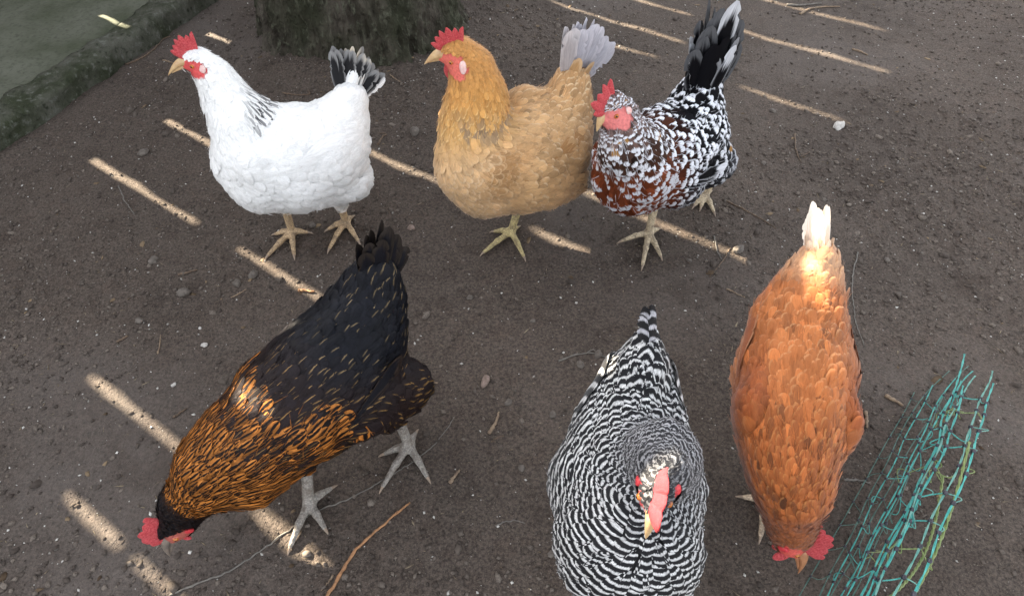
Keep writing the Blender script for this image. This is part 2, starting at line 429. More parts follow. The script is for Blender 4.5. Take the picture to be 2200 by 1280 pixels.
# ------------------------------------------------------------------ feather and skin materials
def feather_mat(name, bars=False, shaft=False, tip0=.66, rough=.62, sheen=.25, streak=.28, period=.0092, spec=.3):
    m = NT(name, rough, spec)
    fu = m.attr('fuv').outputs['Vector']; sx = m.n('ShaderNodeSeparateXYZ'); m.l(fu, sx.inputs[0])
    u, v, s = sx.outputs
    pt = m.n('ShaderNodeSeparateXYZ'); m.l(m.attr('pat').outputs['Vector'], pt.inputs[0]); pe, ps, pti = pt.outputs
    base = m.attr('base').outputs['Vector']; edge = m.attr('edge').outputs['Vector']; rn = m.attr('rnd').outputs['Fac']
    au = m.math('ABSOLUTE', u)
    cb = m.n('ShaderNodeCombineXYZ'); m.inp(cb.inputs[0], m.math('MULTIPLY', u, 2.6)); m.inp(cb.inputs[1], m.math('SUBTRACT', m.math('MULTIPLY', v, 2.2), m.math('MULTIPLY', au, 1.2)))
    m.inp(cb.inputs[2], m.math('MULTIPLY', rn, 91.0))
    nz = m.noise(cb.outputs[0], 1.7, 3, .6); nf = m.noise(cb.outputs[0], 7, 2, .6)
    wob = m.math('MULTIPLY', m.math('SUBTRACT', nz, .5), .5)
    if bars:
        ph = m.math('ADD', m.math('DIVIDE', s, period), m.math('MULTIPLY', wob, .7))
        ph = m.math('ADD', ph, m.math('MULTIPLY', m.math('MULTIPLY', u, u), .26))
        sn = m.math('SINE', m.math('MULTIPLY', ph, 6.2832))
        mask = m.math('MULTIPLY', m.mr(m.math('ADD', sn, m.math('MULTIPLY', wob, 1.2)), -.1, .95, 0, 1, True), m.mr(nf, .3, .62, .5, 1))
    else:
        vv = m.math('MAXIMUM', m.math('DIVIDE', m.math('SUBTRACT', v, .52), .48), 0.0)
        rr = m.math('SQRT', m.math('ADD', m.math('MULTIPLY', u, u), m.math('MULTIPLY', vv, vv)))
        lace = m.mr(m.math('ADD', rr, wob), .62, .92, 0, 1, True)
        slace = m.math('MULTIPLY', m.mr(m.math('ADD', rr, m.math('MULTIPLY', wob, .5)), .76, .93, 0, 1, True), m.mr(u, -.45, .25, 0, 1, True))
        if shaft: slace = m.math('MULTIPLY', m.mr(m.math('ABSOLUTE', m.math('ADD', u, m.math('SUBTRACT', m.math('MULTIPLY', wob, .5), .22))), .16, .06, 0, 1, True), m.mr(v, .48, .70, 0, 1))
        stripe = m.mr(m.math('ADD', au, wob), .50, .22, 0, 1, True)
        tip = m.mr(m.math('ADD', m.math('ADD', v, m.math('MULTIPLY', wob, .6)), m.math('MULTIPLY', m.math('MULTIPLY', u, u), -.12)), tip0, tip0 + .14, 0, 1, True)
        mask = m.math('MAXIMUM', m.math('MAXIMUM', m.math('MAXIMUM', m.math('MULTIPLY', pe, lace), m.math('MULTIPLY', m.math('MULTIPLY', pe, -1.0), slace)), m.math('MULTIPLY', ps, stripe)), m.math('MULTIPLY', pti, tip))
    c = m.mix(mask, base, edge)
    c = m.scl(c, m.math('MULTIPLY', m.mr(nz, .25, .75, 1 - streak, 1 + streak), m.mr(nf, .3, .7, .90, 1.10)))
    m.color(c)
    # barbs running out from the shaft
    bb = m.math('SINE', m.math('MULTIPLY', m.math('SUBTRACT', m.math('MULTIPLY', v, 3.0), au), 26.0))
    m.bump(m.math('ADD', m.math('MULTIPLY', bb, .12), nf), .3, .0012)
    m.b.inputs['Sheen Weight'].default_value = sheen; m.b.inputs['Sheen Roughness'].default_value = .4
    # a little light passes through the vanes
    tr_ = m.n('ShaderNodeBsdfTranslucent'); m.l(c, tr_.inputs[0]); mx = m.n('ShaderNodeMixShader'); mx.inputs[0].default_value = .16
    m.l(m.b.outputs[0], mx.inputs[1]); m.l(tr_.outputs[0], mx.inputs[2]); m.l(mx.outputs[0], m.t.nodes['Material Output'].inputs[0])
    return m.m

def skin_mat(name):
    m = NT(name, .62, .35)
    c = m.attr('base').outputs['Vector']; leg = m.attr('leg').outputs['Fac']
    p_ = m.pos(); nz = m.noise(p_, 240, 3, .6)
    vo = m.n('ShaderNodeTexVoronoi'); vo.inputs['Scale'].default_value = 330; m.l(p_, vo.inputs['Vector'])
    ed = m.mr(vo.outputs['Distance'], .15, .75, 1.12, .62)
    f_ = m.math('MULTIPLY', m.mr(nz, .3, .7, .78, 1.2), m.mix(leg, (1, 1, 1), ed) if False else m.math('ADD', m.math('MULTIPLY', leg, m.math('SUBTRACT', ed, 1)), 1))
    c = m.scl(c, f_)
    c = m.mix(m.math('MULTIPLY', leg, m.mr(m.noise(p_, 70, 3, .6), .46, .62, 0, .55)), c, (.11, .082, .062))
    m.color(c)
    m.bump(m.math('ADD', m.math('MULTIPLY', vo.outputs['Distance'], -1.0), nz), .55, .0012)
    return m.m

comb_m = simple_mat('comb_skin', (0.72, 0.12, 0.13), (0.50, 0.030, 0.042), 420, .6, 1.0, .0025, .2)
comb_d = simple_mat('comb_skin_toned_for_sun', (0.40, 0.028, 0.038), (0.30, 0.014, 0.022), 330, .6, 1.0, .0016, .2)
lobe_m = simple_mat('pale_ear_skin', (0.70, 0.53, 0.50), (0.62, 0.34, 0.32), 200, .5, .3, .0008, .2)
redlobe_m = simple_mat('red_ear_skin', (0.60, 0.05, 0.06), (0.5, 0.03, 0.04), 200, .5, .5, .0008, .2)
beak_m = simple_mat('horn_beak', (0.56, 0.40, 0.21), (0.42, 0.26, 0.13), 110, .35, .1, .0005)
beakd_m = simple_mat('dark_horn_beak', (0.10, 0.085, 0.075), (0.20, 0.16, 0.13), 110, .35, .1, .0005)
beakb_m = simple_mat('reddish_horn_beak', (0.42, 0.20, 0.10), (0.30, 0.13, 0.06), 110, .35, .1, .0005)
claw_m = simple_mat('claw_horn', (0.30, 0.22, 0.16), (0.20, 0.15, 0.11), 200, .4, .1, .0005)
eye_m = simple_mat('orange_iris', (0.50, 0.17, 0.03), (0.35, 0.10, 0.02), 300, .12, 0, .0005)
pupil_m = simple_mat('black_pupil', (0.006, 0.005, 0.005), None, 300, .06, 0, .0005)
skinm = skin_mat('hen_skin')
fm_plain = feather_mat('feather', streak=.16)
fm_dark = feather_mat('glossy_feather', shaft=True, rough=.52, sheen=.0, streak=.35, spec=.14)
fm_spangle = feather_mat('spangled_feather', tip0=.61, sheen=.0, streak=.2, spec=.08)
fm_bars = feather_mat('barred_feather', bars=True, streak=.32, spec=.18, sheen=.1)
fm_barsw = feather_mat('barred_tail_feather', bars=True, streak=.2, period=.022)

# ------------------------------------------------------------------ signed distance field tools
class Field:
    def __init__(s, prims, h=.0028):
        s.prims = prims; s.h = h
        lo = np.min([np.minimum(p['a'] - p['ra'], p['b'] - p['rb']) for p in prims], 0) - .03
        hi = np.max([np.maximum(p['a'] + p['ra'], p['b'] + p['rb']) for p in prims], 0) + .03
        s.lo = lo; n = np.ceil((hi - lo) / h).astype(int) + 1; s.n = n
        D = np.full(n, .2, np.float32)
        ax = [lo[i] + np.arange(n[i], dtype=np.float32) * h for i in range(3)]
        for p in prims:
            pad = .026 + p['k']; m_ = max(p['ra'], p['rb'])
            l_ = np.minimum(p['a'] - p['ra'], p['b'] - p['rb']) - pad; h_ = np.maximum(p['a'] + p['ra'], p['b'] + p['rb']) + pad
            i0 = np.clip(((l_ - lo) / h).astype(int), 0, n - 1); i1 = np.clip(((h_ - lo) / h).astype(int) + 2, 1, n)
            G = [ax[i][i0[i]:i1[i]].reshape([-1 if j == i else 1 for j in range(3)]) for i in range(3)]
            d, _ = s.pd(p, *G)
            sl = tuple(slice(i0[i], i1[i]) for i in range(3)); A_ = D[sl]; k = p['k']
            hh = np.clip(.5 + .5 * (A_ - d) / k, 0, 1)
            D[sl] = A_ * (1 - hh) + d * hh - k * hh * (1 - hh)
        s.D = D
    @staticmethod
    def pd(p, X, Y, Z):
        a, b = p['a'], p['b']; ba = b - a; L2 = max(ba @ ba, 1e-9)
        dx, dy, dz = X - np.float32(a[0]), Y - np.float32(a[1]), Z - np.float32(a[2])
        h = np.clip((dx * ba[0] + dy * ba[1] + dz * ba[2]) / L2, 0, 1)
        dx = dx - h * ba[0]; dy = dy - h * ba[1]; dz = dz - h * ba[2]
        sc = p.get('flat', 1.0)
        if sc != 1.0:
            l = p['lat']; q = dx * l[0] + dy * l[1] + dz * l[2]; e = (1 / sc - 1) * q
            dx = dx + l[0] * e; dy = dy + l[1] * e; dz = dz + l[2] * e
        r = np.sqrt(dx * dx + dy * dy + dz * dz)
        return (r - (p['ra'] + (p['rb'] - p['ra']) * h)).astype(np.float32), h
    def sample(s, P):
        q = (P - s.lo) / s.h; q = np.clip(q, 0, np.array(s.n) - 1.001); i = q.astype(int); f = q - i
        D = s.D; x, y, z = i.T; fx, fy, fz = f.T
        def c(a, b, e): return D[x + a, y + b, z + e]
        return ((c(0, 0, 0) * (1 - fx) + c(1, 0, 0) * fx) * (1 - fy) + (c(0, 1, 0) * (1 - fx) + c(1, 1, 0) * fx) * fy) * (1 - fz) + \
               ((c(0, 0, 1) * (1 - fx) + c(1, 0, 1) * fx) * (1 - fy) + (c(0, 1, 1) * (1 - fx) + c(1, 1, 1) * fx) * fy) * fz
    def grad(s, P, e=.004):
        g = np.stack([s.sample(P + e * np.eye(3)[i]) - s.sample(P - e * np.eye(3)[i]) for i in range(3)], 1)
        return g / (np.linalg.norm(g, axis=1)[:, None] + 1e-9)
    def mesh(s):
        D = s.D; ins = D < 0
        c8 = np.zeros(np.array(D.shape) - 1, np.uint8)
        for dx in (0, 1):
            for dy in (0, 1):
                for dz in (0, 1):
                    c8 += ins[dx:D.shape[0] - 1 + dx, dy:D.shape[1] - 1 + dy, dz:D.shape[2] - 1 + dz]
        act = (c8 > 0) & (c8 < 8); I = np.argwhere(act)
        idx = -np.ones(act.shape, np.int32); idx[act] = np.arange(len(I))
        acc = np.zeros((len(I), 3)); cnt = np.zeros(len(I))
        cs = [(a, b, c) for a in (0, 1) for b in (0, 1) for c in (0, 1)]
        for a in cs:
            for b in cs:
                if sum(abs(np.array(a) - b)) == 1 and a < b:
                    da = D[tuple((I + a).T)]; db = D[tuple((I + b).T)]; mk = (da < 0) != (db < 0)
                    t = np.where(mk, da / (da - db + 1e-12), 0)[:, None]
                    acc += np.where(mk[:, None], np.array(a) + t * (np.array(b) - a), 0); cnt += mk
        V = s.lo + (I + acc / cnt[:, None]) * s.h
        Q = []
        for axn in range(3):
            o1, o2 = [(1, 2), (2, 0), (0, 1)][axn]
            sl0 = [slice(None)] * 3; sl1 = [slice(None)] * 3; sl0[axn] = slice(0, -1); sl1[axn] = slice(1, None)
            ch = ins[tuple(sl0)] != ins[tuple(sl1)]
            E_ = np.argwhere(ch); E_ = E_[(E_[:, o1] > 0) & (E_[:, o2] > 0) & (E_[:, o1] < act.shape[o1]) & (E_[:, o2] < act.shape[o2])]
            e1 = np.zeros(3, int); e1[o1] = 1; e2 = np.zeros(3, int); e2[o2] = 1
            q = np.stack([idx[tuple((E_ - e1 - e2).T)], idx[tuple((E_ - e2).T)], idx[tuple(E_.T)], idx[tuple((E_ - e1).T)]], 1)
            fl = ~ins[tuple(E_.T)]; q[fl] = q[fl][:, ::-1]
            Q.append(q)
        return V, np.concatenate(Q)

# ------------------------------------------------------------------ feather styles
# L, W, lift, base rgb, edge rgb, (lace, stripe, tip) strengths, colour jitter
def st(L, W, lift, base, edge, pat=(0, 0, 0), jit=.08): return dict(L=L, W=W, lift=lift, base=base, edge=edge, pat=pat, jit=jit)
ATT = [('L', 1), ('W', 1), ('lift', 1), ('base', 3), ('edge', 3), ('pat', 3), ('jit', 1)]
def pack(s_): return np.concatenate([np.atleast_1d(np.asarray(s_[k], float)) for k, _ in ATT])
def unpack(A_):
    o = {}; i = 0
    for k, n in ATT:
        o[k] = A_[:, i:i + n] if n > 1 else A_[:, i]; i += n
    return o

def ellipsoid(c, axes, nu=14, nv=10):
    """axes: three vectors"""
    V = []
    for i in range(nv + 1):
        th = math.pi * i / nv
        for j in range(nu):
            ph = 2 * math.pi * j / nu
            V.append(c + axes[0] * math.sin(th) * math.cos(ph) + axes[1] * math.sin(th) * math.sin(ph) + axes[2] * math.cos(th))
    Fs = [(i * nu + j, (i + 1) * nu + j, (i + 1) * nu + (j + 1) % nu, i * nu + (j + 1) % nu) for i in range(nv) for j in range(nu)]
    return np.array(V), Fs

def vane(root, dirv, side, L, W, curve, up, rows=20, ragged=.0, tipw=.55, split=0.0):
    """one long feather: bent midrib, cambered vane; returns V, F, fuv"""
    V = []; UV = []
    T_ = np.linspace(0, 1, rows) ** .85; cols_ = (-1, -.5, 0, .5, 1)
    notch = {(random.randrange(rows // 3, rows - 2), random.choice((-1, 1))): random.uniform(.45, .8) for _ in range(4)}
    for i, t in enumerate(T_):
        w_ = W / 2 * (0.35 + .65 * min(1, t / .35)) * (1 if t < tipw else math.sqrt(max(0.02, 1 - ((t - tipw) / (1 - tipw)) ** 2.4)))
        c_ = root + dirv * L * t + up * (curve * L * t * t)
        for u_ in cols_:
            jl = (random.uniform(-1, 1) * ragged * abs(u_) * L) if t > .5 else 0
            nk = notch.get((i, -1 if u_ < 0 else 1), 1) if abs(u_) > .9 else 1
            V.append(c_ + side * u_ * w_ * nk - up * (abs(u_) ** 2) * w_ * .22 + dirv * jl); UV.append((u_, t, 0))
    Fs = []; nc = len(cols_)
    for i in range(rows - 1):
        for j in range(nc - 1):
            a_ = i * nc + j; Fs.append((a_, a_ + 1, a_ + nc + 1, a_ + nc))
    return np.array(V), Fs, np.array(UV)

def hen(spec):
    P3 = spec['spine']                     # list of (px, py, z, r_px, style)
    nodes = []
    for (px, py, z, rp, sty) in P3:
        c_ = at(px, py, z); nodes.append((c_, rp * depth(c_) / F * (1 if len(nodes) < 3 else spec.get('rs', 1)), sty))
    fwd = nrm((nodes[spec.get('fi', 2)][0] - nodes[spec.get('bi', -2)][0]) * np.array([1, 1, 0]))
    lat = np.array([-fwd[1], fwd[0], 0.0]); UP = np.array([0, 0, 1.0])
    prims = []; s_ = 0.0
    FAT = spec.get('fat', .95)
    for i in range(len(nodes) - 1):
        a_, ra, sa = nodes[i]; b_, rb, sb = nodes[i + 1]; L = np.linalg.norm(b_ - a_)
        prims.append(dict(a=a_, b=b_, ra=ra, rb=rb, k=.022 if i > 0 else .012, flat=.82 if i == 0 else (FAT if i > 2 else .95), lat=lat, sa=s_, sb=s_ + L, sta=pack(sa), stb=pack(sb), bare=0, dirv=None))
        s_ += L
    for (px, py, z, rp, sty, off) in spec.get('extra', []):            # fluff bulges: (.., lateral offset)
        c_ = at(px, py, z); r_ = rp * depth(c_) / F
        r_ *= spec.get('rs', 1)
        for sd in ((-1, 1) if off else (0,)):
            a_ = c_ + lat * sd * off
            prims.append(dict(a=a_ + fwd * .02, b=a_ - fwd * .02 - UP * .012, ra=r_, rb=r_ * .8, k=.02, lat=lat, sa=.2, sb=.25, sta=pack(sty), stb=pack(sty), bare=0, dirv=None))
    # head frame
    hc, hr, _ = nodes[0]; bt = at(*spec['beak_tip'])
    hf = nrm(bt - hc); hl = lat
    if 'head_lat' in spec: hl = nrm(np.array(spec['head_lat']))
    hl = nrm(hl - hf * (hl @ hf)); hu = np.cross(hf, hl); hu = hu * (1 if hu[2] > 0 else -1)
    hf = nrm(hf + hu * spec.get('droop', .32)); hu = nrm(hu - hf * (hu @ hf))
    fs1 = pack(st(.006, .004, .0, (.5, .1, .1), (.5, .1, .1)))
    prims.append(dict(a=hc + hf * hr * .15, b=hc + hf * hr * .95 - hu * hr * .12, ra=hr * .80, rb=hr * .40, k=.010, flat=.80, lat=hl, sa=0, sb=0, sta=prims[0]['sta'], stb=prims[0]['sta'], bare=0, dirv=nrm(nodes[1][0] - hc)))
    # wings
    wings = []
    if spec.get('wing', True):
        wi = spec['wing_idx']; (ca, ra, _), (cb, rb, _) = nodes[wi[0]], nodes[wi[1]]
        for sd in (-1, 1):
            sh = ca + lat * sd * (ra * .86) + UP * spec.get('wz', .018) + fwd * spec.get('wf', .0); tp = cb + lat * sd * (rb * .80 + spec.get('wtl', .012)) + UP * spec.get('wtz', -.012)
            wings.append((sh, tp, sd))
            prims.append(dict(a=sh, b=tp, ra=.040, rb=.016, k=.009, flat=.50, lat=lat, sa=.16, sb=.16 + np.linalg.norm(tp - sh), sta=pack(spec['wing_style']), stb=pack(spec['wing_style2']), bare=0, dirv=None))
    # legs
    legc = spec['leg_col']; ls = pack(st(.006, .004, .0, legc, legc)); claws = []
    ths = pack(spec['thigh_style'])
    foots = []
    for leg in spec['legs']:
        f0 = gpt(*leg['foot']); f0[2] += .012; foots.append(f0)
        hk = f0 + UP * leg.get('sh', .085) + fwd * leg.get('back', -.02) + lat * leg.get('lo', 0)
        hip =  nodes[spec.get('hipn', 4)][0] + fwd * leg.get('hf', 0.0) + lat * leg['side'] * spec.get('hipw', .045) - UP * .03
        prims.append(dict(a=hip, b=hk + UP * .012, ra=spec.get('thr', .050), rb=.017, k=.022, lat=lat, sa=.2, sb=.3, sta=ths, stb=ths, bare=0, dirv=nrm(hk - hip)))
        prims.append(dict(a=hk, b=f0, ra=.0094, rb=.0082, k=.008, lat=lat, sa=0, sb=0, sta=ls, stb=ls, bare=1, dirv=None))
        for q, (tx, ty) in enumerate(leg['toes']):
            tp = gpt(tx, ty); d_ = tp - f0; L = np.linalg.norm(d_[:2])
            mid = f0 + d_ * .5; mid[2] = float(ground_h(mid[0], mid[1])[0]) + .0115; tp[2] += .0055
            prims.append(dict(a=f0 - UP * .001, b=mid, ra=.0076, rb=.0058, k=.006, lat=lat, sa=0, sb=0, sta=ls, stb=ls, bare=1, dirv=None))
            prims.append(dict(a=mid, b=tp, ra=.0060, rb=.0040, k=.004, lat=lat, sa=0, sb=0, sta=ls, stb=ls, bare=1, dirv=None))
            claws.append((tp, nrm(np.array([d_[0], d_[1], -.25 * L]))))
    fld = Field(prims)
    V, Q = fld.mesh()
    root = np.mean(foots, 0); root[2] = float(ground_h(root[0], root[1])[0])
    rt = empty('hen', root); tag(rt, spec['label'], 'hen', 'hens in the yard')

    def blend(P, feath=True):
        n = len(P); W_ = np.zeros(n); A_ = np.zeros((n, len(prims[0]['sta']))); S = np.zeros(n); Dv = np.zeros((n, 3)); bare = np.zeros(n)
        for p in prims:
            d, h = Field.pd(p, P[:, 0], P[:, 1], P[:, 2])
            w_ = np.exp(-np.maximum(d + .012, 0) / .009) + 1e-12
            W_ += w_; h_ = h[:, None]
            A_ += w_[:, None] * (p['sta'] * (1 - h_) + p['stb'] * h_)
            S += w_ * (p['sa'] + (p['sb'] - p['sa']) * h)
            dv = p['dirv'] if p['dirv'] is not None else nrm(p['b'] - p['a'])
            Dv += w_[:, None] * dv; bare += w_ * p['bare']
        return A_ / W_[:, None], S / W_, Dv / (np.linalg.norm(Dv, axis=1)[:, None] + 1e-9), bare / W_

    def face(P):                       # distance-like mask of the bare red face
        q = P - hc; f_, l_, u_ = q @ hf, np.abs(q @ hl), q @ hu
        e = np.sqrt(((f_ - hr * .42) / (hr * 1.05)) ** 2 + ((u_ + hr * .12) / (hr * .72)) ** 2)
        e = e + .38 * fbm(P * 150, 2)
        side = (l_ > hr * .30) | (f_ > hr * .75)
        return np.where(side & (f_ > -hr * 1.1) & (np.linalg.norm(q, axis=1) < hr * 1.9), e, 9)

    A_, S, Dv, bare = blend(V); U = unpack(A_)
    base = U['base'].copy() * .8
    bm = np.clip((bare - .5) / .2, 0, 1)[:, None]; base = base * (1 - bm) + np.array(legc) * bm
    fm = np.clip((1.04 - face(V)) / .12, 0, 1)[:, None] * (1 - bm); base = base * (1 - fm) + np.array(spec.get('face_col', (.58, .075, .075))) * fm
    mesh_obj('body', V, Q, skinm, rt, origin=root, attrs={'base': base, 'leg': bm[:, 0]})

    # -------- plumage
    ok = (bare < .45) & (face(V) > 1.0)
    C = V[ok]; AA = A_[ok].copy(); fs_ = 1 + (spec.get('fs', 1.35) - 1) * np.clip((AA[:, 1] - .006) / .006, 0, 1)
    AA[:, 0] *= fs_; AA[:, 1] *= fs_; UU = unpack(AA); SS = S[ok]; DD = Dv[ok]
    order = rng.permutation(len(C)); rad = UU['W'] * spec.get('dens', .44)
    cell = .014; hsh = {}; acc = []
    Cl = C.tolist(); rl = rad.tolist()
    for i in order.tolist():
        x, y, z = Cl[i]; r = rl[i]; kx, ky, kz = int(x // cell), int(y // cell), int(z // cell); r2 = r * r; good = True
        for a1 in (kx - 1, kx, kx + 1):
            for b1 in (ky - 1, ky, ky + 1):
                for c1 in (kz - 1, kz, kz + 1):
                    for (X_, Y_, Z_) in hsh.get((a1, b1, c1), ()):
                        if (X_ - x) ** 2 + (Y_ - y) ** 2 + (Z_ - z) ** 2 < r2: good = False; break
                    if not good: break
                if not good: break
            if not good: break
        if good: acc.append(i); hsh.setdefault((kx, ky, kz), []).append((x, y, z))
    acc = np.array(acc); n = len(acc)
    Pr = C[acc]; U = unpack(AA[acc]); Sr = SS[acc]; Dr = DD[acc]
    N = fld.grad(Pr); Dr = Dr - N * np.sum(N * Dr, 1)[:, None]; q_ = Pr - hc + fwd * .07; q_ = q_ - N * np.sum(N * q_, 1)[:, None]; q_ /= np.linalg.norm(q_, axis=1)[:, None] + 1e-6
    Dr = Dr + q_ * np.clip(.85 - np.linalg.norm(Dr, axis=1), 0, .8)[:, None] * 1.6
    Dr = Dr / (np.linalg.norm(Dr, axis=1)[:, None] + 1e-6) + rng.normal(0, .13, (n, 3)); Dr -= N * np.sum(N * Dr, 1)[:, None]
    ln = np.linalg.norm(Dr, axis=1)[:, None]; Dr = Dr / (ln + 1e-6)
    Sd = np.cross(N, Dr)
    covers = face(Pr + Dr * U['L'][:, None] * .9) < 1.0
    jit = 1 + rng.normal(0, 1, n) * U['jit']; Lf = U['L'] * rng.uniform(.85, 1.15, n); Wf = U['W'] * rng.uniform(.88, 1.12, n)
    base = U['base'] * np.clip(jit, .3, 1.8)[:, None]; edge = U['edge'] * np.clip(1 + rng.normal(0, .06, n), .5, 1.4)[:, None]; pat = U['pat'].copy()
    Lf = np.where(covers, Lf * .35, Lf); rnd = rng.random(n)
    if spec.get('recolor'): base, edge, pat = spec['recolor'](Pr, Sr, base, edge, pat, rnd, dict(hc=hc, fwd=fwd, lat=lat, nodes=nodes, N=N))
    def lay(T_, cs, Pr, Dr, Sd, Lf, Wf, lift, prof, h0, stiff, camber=.16, loose=0.0):
        n = len(Pr); rows, cc = len(T_), len(cs)
        T2 = np.repeat(T_, cc); C2 = np.tile(cs, rows); pf = np.repeat(prof, cc)
        Q_ = Pr[:, None] + Dr[:, None] * (Lf[:, None] * T2)[..., None] + Sd[:, None] * (Wf[:, None] * .5 * pf * C2)[..., None]
        hh = h0 + lift[:, None] * T2 + Wf[:, None] * camber * (1 - C2 ** 2) * pf + loose * T2 * rng.random((n, 1))
        Pf = Q_.reshape(-1, 3).copy(); hf_ = hh.reshape(-1) + spec.get('clump', .006) * (.25 + fbm(Q_.reshape(-1, 3) * 26, 2)).clip(0, 1)
        for _ in range(2):
            d = fld.sample(Pf); g_ = fld.grad(Pf); d = np.clip(d, -.03, .03)
            Pf -= g_ * ((d - hf_) * (stiff if _ == 0 else 1 - .0 * stiff) * .85)[:, None]
        idx = np.arange(rows * cc).reshape(rows, cc)
        q = np.stack([idx[:-1, :-1], idx[:-1, 1:], idx[1:, 1:], idx[1:, :-1]], -1).reshape(-1, 4)
        return Pf, (q[None] + (np.arange(n) * rows * cc)[:, None, None]).reshape(-1, 4), T2, C2
    T_ = np.array([0, .35, .65, .86, .97, 1.0]); prof = np.array([.45, .9, 1.0, .86, .52, .18]); cs = np.array([-1, 0, 1.])
    nar = np.clip((Wf / Lf), 0, 1)
    U['lift'] = U['lift'] * np.exp(rng.normal(0, .35, n)) + .003 * (rng.random(n) > .985)
    V1, F1, T2, C2 = lay(T_, cs, Pr, Dr, Sd, Lf, Wf, U['lift'], prof, .0006, .9)
    k = len(T2)
    sv = Sr[:, None] + Lf[:, None] * T2
    if spec.get('bars'):
        q_ = V1 - hc + fwd * .03; sv = (np.hypot(q_[:, 0], q_[:, 1]) - .5 * q_[:, 2]).reshape(n, k)
    if spec.get('smap'): sv = spec['smap'](sv)
    sv = sv + rng.normal(0, spec.get('sjit', .0006), (n, 1))
    fuv = np.stack([np.tile(C2, n), np.tile(T2, n), sv.ravel()], 1)
    rep = lambda a: np.repeat(a, k, 0)
    # fine loose barbs that soften the outline
    ns = int(1.3 * spec.get('barbs', 1.0) * len(acc)); pick = rng.integers(0, n, ns)
    T3 = np.array([0, .5, 1.0]); jd = Dr[pick] + rng.normal(0, .30, (ns, 3)); jd /= np.linalg.norm(jd, axis=1)[:, None]
    Pb = Pr[pick] + rng.normal(0, .003, (ns, 3)); gb = fld.grad(Pb); Pb -= gb * fld.sample(Pb)[:, None]
    V2, F2, T4, C4 = lay(T3, np.array([-1, 1.]), Pb, jd, np.cross(N[pick], jd), Lf[pick] * rng.uniform(.7, 1.15, ns), Wf[pick] * .10, U['lift'][pick] * 1.35 + .0012, np.array([1, .9, .15]), .001, .6, 0.0, .0025)
    k2 = len(T4); rep2 = lambda a: np.repeat(a[pick], k2, 0)
    bp_b = base[pick] * .55 + (base[pick] * (1 - pat[pick].max(1))[:, None] + edge[pick] * pat[pick].max(1)[:, None]) * .45
    Vp = np.concatenate([V1, V2]); Fp = np.concatenate([F1, F2 + len(V1)])
    fuv2 = np.stack([np.tile(C4 * .3, ns), np.tile(T4, ns), (Sr[pick][:, None] + Lf[pick][:, None] * T4).ravel()], 1)
    at_ = dict(fuv=np.concatenate([fuv, fuv2]), base=np.concatenate([rep(base), np.repeat(bp_b if not spec.get('bars') else base[pick], k2, 0)]), edge=np.concatenate([rep(edge), rep2(edge)]),
               pat=np.concatenate([rep(pat), rep2(pat) * 0]), rnd=np.concatenate([rep(rnd), rep2(rnd)]))
    pl = mesh_obj('plumage', Vp, Fp, spec['fmat'], rt, origin=root, attrs=at_); pl['kind'] = 'stuff'

    def feather(name, root_, d_, s_d, L, W, curve, up, base, edge, pat, ragged=.004, tipw=.6, proj=None):
        V_, F_, UV = vane(root_, d_, s_d, L, W, curve, up, ragged=ragged, tipw=tipw)
        if proj is not None:
            h_ = proj + .004 * UV[:, 1]
            for _ in range(2):
                d0 = fld.sample(V_); V_ = V_ - fld.grad(V_) * (np.clip(d0 - h_, -.03, .03) * (.85 if proj is not None else 0) * (1 - .35 * UV[:, 1]))[:, None]
        n_ = len(V_); UV[:, 2] = UV[:, 1] * L + random.random() * .01
        a_ = dict(fuv=UV, base=np.tile(base, (n_, 1)), edge=np.tile(edge, (n_, 1)), pat=np.tile(pat, (n_, 1)), rnd=np.full(n_, random.random()))
        return mesh_obj(name, V_, np.array(F_), spec.get('tmat', spec['fmat']), rt, origin=root, attrs=a_)
    # -------- tail: a tent of long feathers
    t = spec['tail']; tb = at(*t['base']); tt = at(*t['tip']); td = tt - tb; TL = np.linalg.norm(td); td /= TL
    tl = nrm(lat - td * (lat @ td)); tu = nrm(np.cross(td, tl)); tu = tu * (1 if tu[2] > 0 or (tu @ fwd) > 0 else -1)
    cnt = t.get('n', 6); fan = R(t.get('fan', 26)); splay = R(t.get('splay', 10))
    for sd in (-1, 1):
        for i in range(cnt):
            q = i / (cnt - 1) * 2 - 1                       # -1 lowest .. 1 top
            an = q * fan + random.uniform(-.04, .04); d_ = td * math.cos(an) + tu * math.sin(an); d_ = nrm(d_ + tl * sd * math.tan(splay) * (.35 + .65 * (1 - q) / 2) + rng.normal(0, .02, 3))
            wid = nrm(np.cross(d_, nrm(tl * sd * math.cos(t.get('tent', .45)) + tu * math.sin(t.get('tent', .45)))))
            nrmv = nrm(np.cross(wid, d_)); nrmv = nrmv * (1 if nrmv @ (tl * sd) > 0 else -1)
            L = TL * (1.0 - t.get('lk', .22) * abs(q) - (.10 if q < 0 else 0)) * random.uniform(.93, 1.04)
            fs = t['style'](q, sd)
            feather('tail_feather', tb - td * .015 + tl * sd * (.004 + .0015 * (i % 3)) + tu * q * .010, d_, wid, L + .015, t.get('w', .030) * random.uniform(.9, 1.1), t.get('curve', -.05) * random.uniform(.6, 1.4), nrmv, *fs, ragged=t.get('rag', .006))
    # tail coverts cover the roots
    for i in range(t.get('cov', 14)):
        a2 = (i + .5) / t.get('cov', 14) * 2 * math.pi; o_ = tl * math.cos(a2) + tu * math.sin(a2)
        r_ = nodes[-1][1] * .8; d_ = nrm(td + o_ * t.get('cspread', .16) + rng.normal(0, .05, 3)); rt_ = tb - td * .02 + o_ * r_ * .75
        fs = t['cstyle'](i)
        feather('tail_feather', rt_, d_, nrm(np.cross(d_, o_)), TL * random.uniform(*t.get('clen', (.42, .72))), t.get('w', .03) * .72, -.08, o_, *fs, ragged=.004)
